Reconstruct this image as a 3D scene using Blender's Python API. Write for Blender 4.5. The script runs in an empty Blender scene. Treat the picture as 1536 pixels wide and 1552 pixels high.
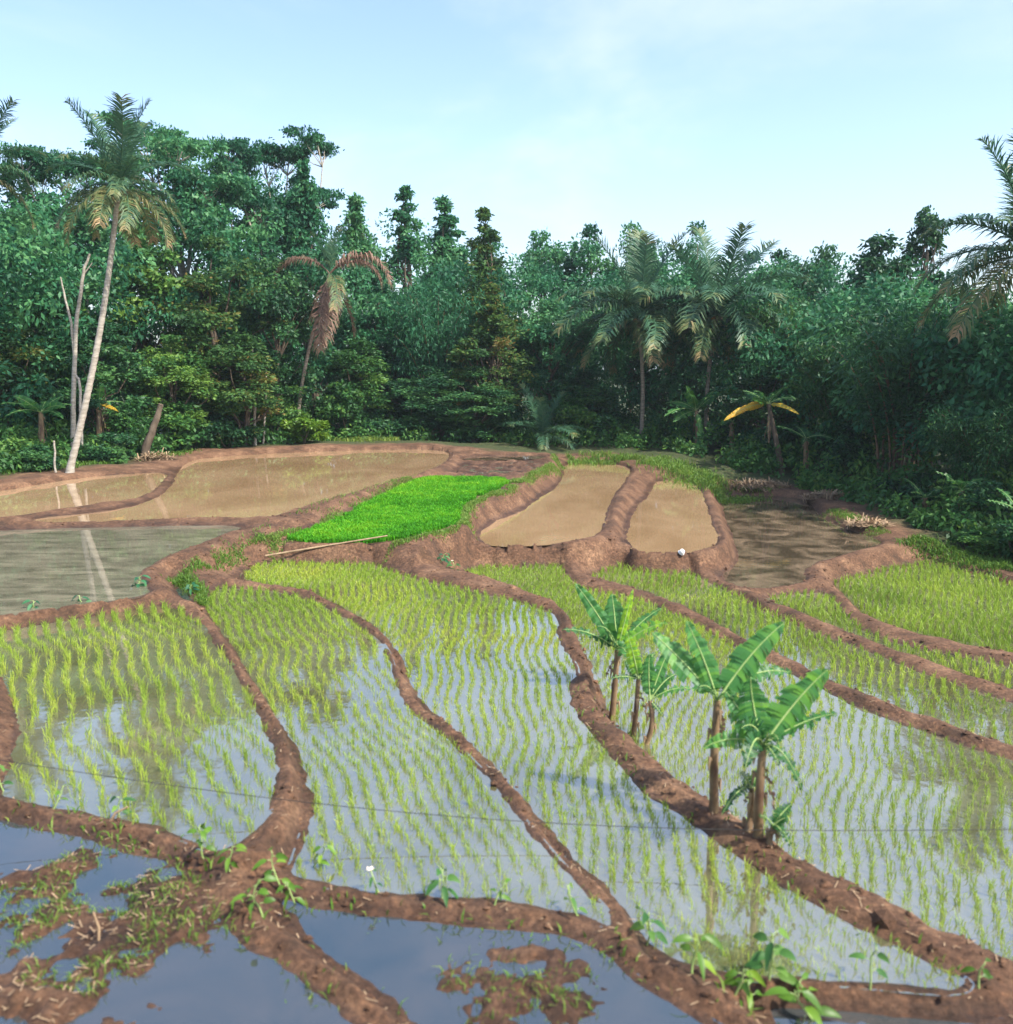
import bpy, math, random
import numpy as np
from mathutils import Vector, Matrix

# ------------------------------------------------------------------ camera, sky, sun, exposure
SC = bpy.context.scene
COL = SC.collection
TILT = math.radians(9.0)
CAMZ = 5.5
FOC = 1400.0                       # focal length in photograph pixels (1536 wide)
cam_data = bpy.data.cameras.new('camera')
cam_data.sensor_fit = 'HORIZONTAL'
cam_data.sensor_width = 36.0
cam_data.lens = 36.0 * FOC / 1536.0
cam_data.clip_end = 3000.0
cam_data.dof.use_dof = True
cam_data.dof.focus_distance = 34.0
cam_data.dof.aperture_fstop = 1.0
cam = bpy.data.objects.new('camera', cam_data)
cam.location = (0, 0, CAMZ)
cam.rotation_euler = (math.pi / 2 - TILT, 0, 0)
COL.objects.link(cam)
SC.camera = cam

SUN_EL = math.radians(52)
SUN_AZ = math.radians(124)         # clockwise from +Y (view direction): from the right, a little behind
sun_data = bpy.data.lights.new('sun', 'SUN')
sun_data.energy = 3.6
sun_data.angle = math.radians(0.6)
sun_data.color = (1.0, 0.94, 0.84)
sun = bpy.data.objects.new('sun', sun_data)
sdir = Vector((math.sin(SUN_AZ) * math.cos(SUN_EL), math.cos(SUN_AZ) * math.cos(SUN_EL), math.sin(SUN_EL)))
sun.rotation_euler = (-sdir).to_track_quat('-Z', 'Y').to_euler()
sun.location = sdir * 60
COL.objects.link(sun)

world = bpy.data.worlds.new('World')
SC.world = world
world.use_nodes = True
wn, wl = world.node_tree.nodes, world.node_tree.links
wn.clear()
w_out = wn.new('ShaderNodeOutputWorld')
w_bg = wn.new('ShaderNodeBackground')
w_bg.inputs['Strength'].default_value = 0.15
w_sky = wn.new('ShaderNodeTexSky')
w_sky.sky_type = 'NISHITA'
w_sky.sun_disc = False
w_sky.sun_elevation = SUN_EL
w_sky.sun_rotation = SUN_AZ
w_sky.air_density = 1.0
w_sky.dust_density = 2.2
w_sky.ozone_density = 1.0
# thin cirrus: noise on the direction projected on a high plane
w_tc = wn.new('ShaderNodeTexCoord')
w_sep = wn.new('ShaderNodeSeparateXYZ')
wl.new(w_tc.outputs['Generated'], w_sep.inputs[0])
w_add = wn.new('ShaderNodeMath'); w_add.operation = 'ADD'; w_add.inputs[1].default_value = 0.12
w_abs = wn.new('ShaderNodeMath'); w_abs.operation = 'ABSOLUTE'
wl.new(w_sep.outputs['Z'], w_abs.inputs[0]); wl.new(w_abs.outputs[0], w_add.inputs[0])
w_dx = wn.new('ShaderNodeMath'); w_dx.operation = 'DIVIDE'
w_dy = wn.new('ShaderNodeMath'); w_dy.operation = 'DIVIDE'
wl.new(w_sep.outputs['X'], w_dx.inputs[0]); wl.new(w_add.outputs[0], w_dx.inputs[1])
wl.new(w_sep.outputs['Y'], w_dy.inputs[0]); wl.new(w_add.outputs[0], w_dy.inputs[1])
w_cmb = wn.new('ShaderNodeCombineXYZ')
wl.new(w_dx.outputs[0], w_cmb.inputs['X']); wl.new(w_dy.outputs[0], w_cmb.inputs['Y'])
w_map = wn.new('ShaderNodeMapping')
w_map.inputs['Scale'].default_value = (0.75, 0.55, 1.0)
w_map.inputs['Location'].default_value = (0.55, 2.2, 0.0)
w_map.inputs['Rotation'].default_value = (0, 0, math.radians(-25))
wl.new(w_cmb.outputs[0], w_map.inputs[0])
w_noi = wn.new('ShaderNodeTexNoise')
w_noi.inputs['Scale'].default_value = 1.1
w_noi.inputs['Detail'].default_value = 7.0
w_noi.inputs['Roughness'].default_value = 0.58
w_noi.inputs['Distortion'].default_value = 0.5
wl.new(w_map.outputs[0], w_noi.inputs['Vector'])
w_rmp = wn.new('ShaderNodeMapRange')
w_rmp.interpolation_type = 'SMOOTHSTEP'
w_rmp.inputs['From Min'].default_value = 0.44
w_rmp.inputs['From Max'].default_value = 0.76
w_rmp.inputs['To Max'].default_value = 0.4
wl.new(w_noi.outputs['Fac'], w_rmp.inputs['Value'])
w_mix = wn.new('ShaderNodeMix'); w_mix.data_type = 'RGBA'
w_mix.inputs['B'].default_value = (3.6, 3.75, 3.9, 1)
wl.new(w_rmp.outputs[0], w_mix.inputs['Factor'])
w_tint = wn.new('ShaderNodeMix'); w_tint.data_type = 'RGBA'; w_tint.blend_type = 'MULTIPLY'
w_tint.inputs['Factor'].default_value = 1.0
w_tint.inputs['B'].default_value = (0.94, 0.955, 1.01, 1)      # humid tropical air: cyan rather than violet blue
wl.new(w_sky.outputs[0], w_tint.inputs['A'])
wl.new(w_tint.outputs['Result'], w_mix.inputs['A'])
wl.new(w_mix.outputs['Result'], w_bg.inputs['Color'])
wl.new(w_bg.outputs[0], w_out.inputs['Surface'])

vs = SC.view_settings
vs.view_transform = 'Standard'
vs.look = 'None'
vs.gamma = 1.0
vs.exposure = 1.2
vs.use_curve_mapping = False
SC.cycles.max_bounces = 6
SC.cycles.diffuse_bounces = 3
SC.cycles.glossy_bounces = 3
SC.cycles.transmission_bounces = 4
SC.cycles.transparent_max_bounces = 8

# ------------------------------------------------------------------ helpers
rng = np.random.default_rng(11)
random.seed(5)
cT, sT = math.cos(TILT), math.sin(TILT)

def ray(px, py):
    u, v = (px - 768.0) / FOC, (py - 776.0) / FOC
    return u, cT - v * sT, -sT - v * cT

def at(px, py, z):
    """ground point of level z seen at a place in the photograph (used to survey the terraces)"""
    r = ray(px, py); s = (z - CAMZ) / r[2]
    return Vector((r[0] * s, r[1] * s, z))

def aty(px, py, Y):
    r = ray(px, py); s = Y / r[1]
    return Vector((r[0] * s, Y, CAMZ + r[2] * s))

def tag(o, label=None, cat=None, group=None, kind=None):
    if label: o['label'] = label
    if cat: o['category'] = cat
    if group: o['group'] = group
    if kind: o['kind'] = kind
    return o

def link(name, data, parent=None, loc=None, rot=None, scale=None):
    o = bpy.data.objects.new(name, data)
    COL.objects.link(o)
    if parent is not None: o.parent = parent
    if loc is not None: o.location = loc
    if rot is not None: o.rotation_euler = rot
    if scale is not None: o.scale = scale
    return o

def empty(name, loc, rz=0.0, sc=1.0):
    o = link(name, None, loc=loc, rot=(0, 0, rz))
    o.scale = (sc, sc, sc) if not hasattr(sc, '__len__') else sc
    o.empty_display_size = 0.2
    return o

def np_mesh(name, verts, faces, mat=None, tint=None, smooth=False, mats=None, midx=None):
    """mesh from numpy arrays; faces: (n,3) or (n,4) array, or a list of such arrays"""
    if not isinstance(faces, (list, tuple)): faces = [faces]
    faces = [np.asarray(f, dtype=np.int32) for f in faces if len(f)]
    verts = np.asarray(verts, dtype=np.float32)
    me = bpy.data.meshes.new(name)
    me.vertices.add(len(verts))
    me.vertices.foreach_set('co', verts.ravel())
    tot = np.concatenate([np.full(len(f), f.shape[1], np.int32) for f in faces])
    start = np.concatenate([[0], np.cumsum(tot)[:-1]]).astype(np.int32)
    me.loops.add(int(tot.sum()))
    me.loops.foreach_set('vertex_index', np.concatenate([f.ravel() for f in faces]))
    me.polygons.add(len(tot))
    me.polygons.foreach_set('loop_start', start)
    if midx is not None: me.polygons.foreach_set('material_index', np.asarray(midx, np.int32))
    me.polygons.foreach_set('use_smooth', np.full(len(tot), smooth))
    if tint is not None:
        a = me.attributes.new('tint', 'FLOAT', 'POINT')
        a.data.foreach_set('value', np.asarray(tint, np.float32))
    me.update(calc_edges=True)
    for m in (mats or ([mat] if mat else [])): me.materials.append(m)
    return me

class MB:
    """collects pieces of ONE part and builds them as one mesh"""
    def __init__(s): s.v = []; s.f3 = []; s.f4 = []; s.t = []; s.n = 0
    def add(s, v, f, tint=0.5):
        v = np.asarray(v, float); f = np.asarray(f, int)
        s.v.append(v); (s.f3 if f.shape[1] == 3 else s.f4).append(f + s.n)
        s.t.append(np.full(len(v), tint) if np.isscalar(tint) else np.asarray(tint)); s.n += len(v)
    def tube(s, pts, rad, sides=7, tint=0.5, cap=True):
        pts = np.asarray(pts, float); n = len(pts)
        rad = np.full(n, rad) if np.isscalar(rad) else np.asarray(rad, float)
        tan = np.gradient(pts, axis=0); tan /= np.linalg.norm(tan, axis=1)[:, None] + 1e-9
        ref = np.array([0.0, 0, 1]) if abs(tan[0][2]) < 0.8 else np.array([1.0, 0, 0])
        V = []
        for i in range(n):
            a = np.cross(tan[i], ref); a /= np.linalg.norm(a) + 1e-9
            b = np.cross(tan[i], a); ref = np.cross(a, tan[i])
            an = np.linspace(0, 2 * np.pi, sides, endpoint=False)
            V.append(pts[i] + rad[i] * (np.cos(an)[:, None] * a + np.sin(an)[:, None] * b))
        V = np.concatenate(V)
        F = []
        for i in range(n - 1):
            for k in range(sides):
                k2 = (k + 1) % sides
                F.append((i * sides + k, i * sides + k2, (i + 1) * sides + k2, (i + 1) * sides + k))
        s.add(V, F, tint)
        if cap:
            for e, c in ((0, pts[0]), (n - 1, pts[-1])):
                ring = V[e * sides:(e + 1) * sides]
                vv = np.vstack([ring, c]); ff = [((k + 1) % sides, k, sides) if e == 0 else (k, (k + 1) % sides, sides) for k in range(sides)]
                s.add(vv, ff, tint)
    def quads(s, Q, tint=0.5):
        """Q: (n,4,3)"""
        Q = np.asarray(Q); n = len(Q)
        s.v.append(Q.reshape(-1, 3)); s.f4.append(np.arange(n * 4).reshape(n, 4) + s.n)
        t = np.full(n, tint) if np.isscalar(tint) else np.asarray(tint)
        s.t.append(np.repeat(t, 4)); s.n += n * 4
    def mesh(s, name, mat, smooth=False):
        F = []
        if s.f3: F.append(np.concatenate(s.f3))
        if s.f4: F.append(np.concatenate(s.f4))
        return np_mesh(name, np.concatenate(s.v), F, mat, np.concatenate(s.t), smooth)
    def build(s, name, mat, parent=None, smooth=False, **k):
        return link(name, s.mesh(name, mat, smooth), parent, **k)

# value noise
_tab = np.random.default_rng(3).random((256, 256))
def vnoise(x, y, s, o=0.0):
    x = np.asarray(x) * s + o * 17.3 + 1000; y = np.asarray(y) * s + o * 9.1 + 1000
    xi = np.floor(x).astype(int); yi = np.floor(y).astype(int); fx = x - xi; fy = y - yi
    fx = fx * fx * (3 - 2 * fx); fy = fy * fy * (3 - 2 * fy)
    a = _tab[xi & 255, yi & 255]; b = _tab[(xi + 1) & 255, yi & 255]
    c = _tab[xi & 255, (yi + 1) & 255]; d = _tab[(xi + 1) & 255, (yi + 1) & 255]
    return (a * (1 - fx) + b * fx) * (1 - fy) + (c * (1 - fx) + d * fx) * fy
def ss(x): x = np.clip(x, 0, 1); return x * x * (3 - 2 * x)

# ------------------------------------------------------------------ materials
def new_mat(name):
    m = bpy.data.materials.new(name); m.use_nodes = True
    nt = m.node_tree; nt.nodes.clear()
    return m, nt.nodes, nt.links
def N(nodes, typ, **kw):
    n = nodes.new(typ)
    for k, v in kw.items(): setattr(n, k, v)
    return n
def ramp(nodes, stops):
    r = nodes.new('ShaderNodeValToRGB')
    e = r.color_ramp.elements
    while len(e) > 1: e.remove(e[-1])
    e[0].position = stops[0][0]; e[0].color = (*stops[0][1], 1)
    for p, c in stops[1:]:
        x = e.new(p); x.color = (*c, 1)
    return r
def noise(nodes, links, scale, detail=4, rough=0.55, coord=None, dist=0.0):
    n = nodes.new('ShaderNodeTexNoise')
    n.inputs['Scale'].default_value = scale; n.inputs['Detail'].default_value = detail
    n.inputs['Roughness'].default_value = rough; n.inputs['Distortion'].default_value = dist
    if coord is not None: links.new(coord, n.inputs['Vector'])
    return n

def leaf_mat(name, stops, trans=0.3, rough=0.45, objvar=0.25, spec=0.35):
    """foliage: colour from the per-leaf 'tint' plus a per-object shift; thin translucent leaf"""
    m, nd, lk = new_mat(name)
    out = N(nd, 'ShaderNodeOutputMaterial')
    at_ = N(nd, 'ShaderNodeAttribute', attribute_name='tint')
    oi = N(nd, 'ShaderNodeObjectInfo')
    mr = N(nd, 'ShaderNodeMapRange'); mr.inputs['To Min'].default_value = -objvar; mr.inputs['To Max'].default_value = objvar
    lk.new(oi.outputs['Random'], mr.inputs['Value'])
    ad = N(nd, 'ShaderNodeMath', operation='ADD', use_clamp=True)
    lk.new(at_.outputs['Fac'], ad.inputs[0]); lk.new(mr.outputs[0], ad.inputs[1])
    rp = ramp(nd, stops); lk.new(ad.outputs[0], rp.inputs[0])
    p = N(nd, 'ShaderNodeBsdfPrincipled')
    p.inputs['Roughness'].default_value = rough
    p.inputs['Specular IOR Level'].default_value = spec
    lk.new(rp.outputs[0], p.inputs['Base Color'])
    t = N(nd, 'ShaderNodeBsdfTranslucent')
    hs = N(nd, 'ShaderNodeHueSaturation'); hs.inputs['Value'].default_value = 1.3; hs.inputs['Hue'].default_value = 0.485
    lk.new(rp.outputs[0], hs.inputs['Color']); lk.new(hs.outputs[0], t.inputs['Color'])
    mx = N(nd, 'ShaderNodeMixShader'); mx.inputs[0].default_value = trans
    lk.new(p.outputs[0], mx.inputs[1]); lk.new(t.outputs[0], mx.inputs[2])
    lk.new(mx.outputs[0], out.inputs[0])
    return m

def solid_mat(name, c1, c2, scale=6.0, rough=0.85, bump=0.3, stretch=(1, 1, 1), spec=0.3, bscale=None, dist=0.02):
    m, nd, lk = new_mat(name)
    out = N(nd, 'ShaderNodeOutputMaterial')
    tc = N(nd, 'ShaderNodeTexCoord'); mp = N(nd, 'ShaderNodeMapping'); mp.inputs['Scale'].default_value = stretch
    lk.new(tc.outputs['Object'], mp.inputs[0])
    n1 = noise(nd, lk, scale, 6, 0.6, mp.outputs[0])
    rp = ramp(nd, [(0.3, c1), (0.7, c2)]); lk.new(n1.outputs['Fac'], rp.inputs[0])
    p = N(nd, 'ShaderNodeBsdfPrincipled'); p.inputs['Roughness'].default_value = rough
    p.inputs['Specular IOR Level'].default_value = spec
    lk.new(rp.outputs[0], p.inputs['Base Color'])
    n2 = noise(nd, lk, bscale or scale * 3, 5, 0.65, mp.outputs[0])
    b = N(nd, 'ShaderNodeBump'); b.inputs['Strength'].default_value = bump; b.inputs['Distance'].default_value = dist
    lk.new(n2.outputs['Fac'], b.inputs['Height']); lk.new(b.outputs[0], p.inputs['Normal'])
    lk.new(p.outputs[0], out.inputs[0])
    return m

def water_mat(name, c1, c2, scale=0.5, ior=1.33, rough=0.03, bump=0.02, bscale=5.0, stretch=(1, 1, 1), stops=(0.35, 0.65)):
    m, nd, lk = new_mat(name)
    out = N(nd, 'ShaderNodeOutputMaterial')
    tc = N(nd, 'ShaderNodeTexCoord'); mp = N(nd, 'ShaderNodeMapping'); mp.inputs['Scale'].default_value = stretch
    lk.new(tc.outputs['Object'], mp.inputs[0])
    n1 = noise(nd, lk, scale, 6, 0.62, mp.outputs[0], 0.6)
    rp = ramp(nd, [(stops[0], c1), (stops[1], c2)]); lk.new(n1.outputs['Fac'], rp.inputs[0])
    p = N(nd, 'ShaderNodeBsdfPrincipled')
    p.inputs['Roughness'].default_value = rough; p.inputs['IOR'].default_value = ior
    lk.new(rp.outputs[0], p.inputs['Base Color'])
    n2 = noise(nd, lk, bscale, 3, 0.5, tc.outputs['Object'])
    b = N(nd, 'ShaderNodeBump'); b.inputs['Strength'].default_value = bump; b.inputs['Distance'].default_value = 0.05
    lk.new(n2.outputs['Fac'], b.inputs['Height']); lk.new(b.outputs[0], p.inputs['Normal'])
    lk.new(p.outputs[0], out.inputs[0])
    return m

def soil_mat():
    """bund and bank soil; the 'tint' attribute carries how overgrown the ground is (0 bare mud, 1 leaf litter and moss)"""
    m, nd, lk = new_mat('soil')
    out = N(nd, 'ShaderNodeOutputMaterial')
    tc = N(nd, 'ShaderNodeTexCoord')
    n1 = noise(nd, lk, 1.3, 8, 0.65, tc.outputs['Object'])
    r1 = ramp(nd, [(0.30, (0.052, 0.030, 0.017)), (0.48, (0.118, 0.060, 0.032)), (0.68, (0.215, 0.122, 0.068))])
    lk.new(n1.outputs['Fac'], r1.inputs[0])
    n1b = noise(nd, lk, 14, 6, 0.7, tc.outputs['Object'])
    r1b = ramp(nd, [(0.36, (0.5, 0.48, 0.46)), (0.55, (1, 1, 1)), (0.68, (1.75, 1.68, 1.55))])
    lk.new(n1b.outputs['Fac'], r1b.inputs[0])
    mul = N(nd, 'ShaderNodeMix', data_type='RGBA', blend_type='MULTIPLY'); mul.inputs['Factor'].default_value = 1.0
    lk.new(r1.outputs[0], mul.inputs['A']); lk.new(r1b.outputs[0], mul.inputs['B'])
    n3 = noise(nd, lk, 2.4, 6, 0.6, tc.outputs['Object'])
    r3 = ramp(nd, [(0.3, (0.022, 0.028, 0.010)), (0.52, (0.040, 0.058, 0.015)), (0.7, (0.085, 0.062, 0.035))])
    lk.new(n3.outputs['Fac'], r3.inputs[0])
    at_ = N(nd, 'ShaderNodeAttribute', attribute_name='tint')
    mx = N(nd, 'ShaderNodeMix', data_type='RGBA')
    lk.new(at_.outputs['Fac'], mx.inputs['Factor']); lk.new(mul.outputs['Result'], mx.inputs['A']); lk.new(r3.outputs[0], mx.inputs['B'])
    p = N(nd, 'ShaderNodeBsdfPrincipled')
    p.inputs['Specular IOR Level'].default_value = 0.35
    aw = N(nd, 'ShaderNodeAttribute', attribute_name='wet')      # moisture line above the water
    wm = N(nd, 'ShaderNodeMix', data_type='RGBA', blend_type='MULTIPLY')
    wm.inputs['B'].default_value = (0.62, 0.6, 0.6, 1)
    lk.new(aw.outputs['Fac'], wm.inputs['Factor']); lk.new(mx.outputs['Result'], wm.inputs['A'])
    lk.new(wm.outputs['Result'], p.inputs['Base Color'])
    rr = N(nd, 'ShaderNodeMapRange'); rr.inputs['To Min'].default_value = 0.88; rr.inputs['To Max'].default_value = 0.45
    lk.new(aw.outputs['Fac'], rr.inputs['Value']); lk.new(rr.outputs[0], p.inputs['Roughness'])
    n4 = noise(nd, lk, 11, 10, 0.72, tc.outputs['Object'])
    b = N(nd, 'ShaderNodeBump'); b.inputs['Strength'].default_value = 0.9; b.inputs['Distance'].default_value = 0.07
    lk.new(n4.outputs['Fac'], b.inputs['Height']); lk.new(b.outputs[0], p.inputs['Normal'])
    lk.new(p.outputs[0], out.inputs[0])
    return m

M = {}
M['soil'] = soil_mat()
M['water_clear'] = water_mat('paddy_water_clear', (0.085, 0.080, 0.032), (0.145, 0.145, 0.085), 0.5, 4.2, 0.03, 0.03, 4.0)
M['water_fore'] = water_mat('pond_water_dark', (0.022, 0.034, 0.038), (0.048, 0.050, 0.048), 0.9, 2.5, 0.03, 0.03, 3.0)
M['water_mud'] = water_mat('pond_water_muddy', (0.25, 0.160, 0.082), (0.35, 0.235, 0.130), 0.35, 1.75, 0.02, 0.03, 2.5, (1, .6, 1))
M['water_grey'] = water_mat('pond_water_grey', (0.075, 0.072, 0.048), (0.19, 0.175, 0.12), 1.6, 1.4, 0.03, 0.02, 3.0, (0.55, 1.5, 1))
M['water_dark'] = water_mat('pond_water_weedy', (0.050, 0.038, 0.024), (0.19, 0.140, 0.090), 1.3, 1.5, 0.03, 0.03, 4.0, (0.8, 0.8, 1), (0.42, 0.66))
M['mud'] = solid_mat('ploughed_mud', (0.075, 0.045, 0.032), (0.16, 0.105, 0.08), 1.6, 0.5, 0.9, spec=0.5)
M['rice'] = leaf_mat('rice_leaf', [(0.0, (0.13, 0.22, 0.024)), (0.5, (0.23, 0.34, 0.036)), (1.0, (0.38, 0.42, 0.055))], 0.4, 0.5, 0.05)
M['nursery'] = leaf_mat('nursery_leaf', [(0.0, (0.035, 0.190, 0.008)), (0.5, (0.080, 0.340, 0.012)), (1.0, (0.20, 0.44, 0.020))], 0.4, 0.55, 0.0, 0.2)
M['grass'] = leaf_mat('grass_blade', [(0.0, (0.05, 0.11, 0.015)), (0.5, (0.10, 0.21, 0.025)), (1.0, (0.24, 0.30, 0.06))], 0.35, 0.5, 0.05)
M['leaf_dark'] = leaf_mat('leaf_dark', [(0.0, (0.014, 0.054, 0.025)), (0.5, (0.030, 0.108, 0.040)), (1.0, (0.085, 0.20, 0.050))], 0.3, 0.5, 0.22, 0.25)
M['leaf_teal'] = leaf_mat('leaf_teal', [(0.0, (0.014, 0.075, 0.038)), (0.5, (0.034, 0.150, 0.064)), (1.0, (0.095, 0.25, 0.085))], 0.32, 0.5, 0.22, 0.25)
M['leaf_mid'] = leaf_mat('leaf_mid', [(0.0, (0.020, 0.075, 0.022)), (0.5, (0.050, 0.150, 0.034)), (1.0, (0.145, 0.26, 0.045))], 0.32, 0.5, 0.22, 0.25)
M['leaf_rust'] = leaf_mat('leaf_rust', [(0.0, (0.022, 0.065, 0.024)), (0.5, (0.050, 0.130, 0.032)), (0.85, (0.11, 0.17, 0.036)), (1.0, (0.19, 0.14, 0.04))], 0.32, 0.55, 0.08, 0.2)
M['leaf_bright'] = leaf_mat('leaf_bright', [(0.0, (0.05, 0.12, 0.015)), (0.5, (0.095, 0.21, 0.022)), (1.0, (0.20, 0.32, 0.03))], 0.35, 0.42, 0.1)
M['palm_leaf'] = leaf_mat('palm_leaflet', [(0.0, (0.022, 0.075, 0.045)), (0.5, (0.050, 0.125, 0.065)), (0.8, (0.14, 0.175, 0.06)), (1.0, (0.34, 0.24, 0.12))], 0.25, 0.45, 0.08, 0.25)
M['palm_dead'] = leaf_mat('palm_dead_leaflet', [(0.0, (0.13, 0.06, 0.038)), (0.5, (0.20, 0.125, 0.085)), (1.0, (0.33, 0.22, 0.14))], 0.2, 0.6, 0.1)
M['banana_leaf'] = leaf_mat('banana_blade', [(0.0, (0.016, 0.075, 0.024)), (0.5, (0.060, 0.205, 0.048)), (0.85, (0.17, 0.38, 0.045)), (1.0, (0.30, 0.50, 0.03))], 0.4, 0.42, 0.0, 0.35)
M['banana_rib'] = solid_mat('banana_midrib', (0.22, 0.34, 0.10), (0.34, 0.44, 0.16), 8, 0.5, 0.1)
M['banana_stem'] = solid_mat('banana_stem', (0.075, 0.035, 0.022), (0.30, 0.21, 0.11), 5, 0.6, 0.35, (1, 1, 0.5))
M['leaf_yellow'] = leaf_mat('dying_banana_blade', [(0.0, (0.30, 0.30, 0.03)), (0.5, (0.55, 0.36, 0.03)), (1.0, (0.6, 0.25, 0.02))], 0.3, 0.5, 0.0)
M['bark_pale'] = solid_mat('pale_bark', (0.20, 0.175, 0.135), (0.46, 0.42, 0.35), 3, 0.85, 0.5, (1, 1, 4))
M['bark'] = solid_mat('brown_bark', (0.055, 0.040, 0.028), (0.15, 0.115, 0.08), 4, 0.9, 0.6, (1, 1, 0.4))
M['palm_bark'] = solid_mat('palm_bark', (0.12, 0.095, 0.068), (0.30, 0.25, 0.19), 3, 0.9, 0.6, (1, 1, 5))
M['bamboo'] = solid_mat('bamboo_culm', (0.07, 0.045, 0.025), (0.22, 0.13, 0.08), 2.5, 0.5, 0.2, (1, 1, 1.5))
M['straw'] = solid_mat('dry_straw', (0.20, 0.13, 0.075), (0.42, 0.30, 0.18), 7, 0.8, 0.2)
M['white'] = solid_mat('white_plastic', (0.62, 0.60, 0.56), (0.8, 0.79, 0.76), 5, 0.5, 0.3)
M['stone'] = solid_mat('pale_stone', (0.25, 0.22, 0.18), (0.5, 0.46, 0.4), 6, 0.85, 0.6)
M['cord'] = solid_mat('dark_cord', (0.015, 0.015, 0.015), (0.03, 0.03, 0.03), 4, 0.6, 0.0)
M['fruit'] = solid_mat('orange_fruit', (0.35, 0.12, 0.03), (0.5, 0.2, 0.05), 4, 0.5, 0.1)
M['petal'] = solid_mat('pale_petal', (0.7, 0.55, 0.42), (0.8, 0.72, 0.6), 4, 0.6, 0.0)

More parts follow.
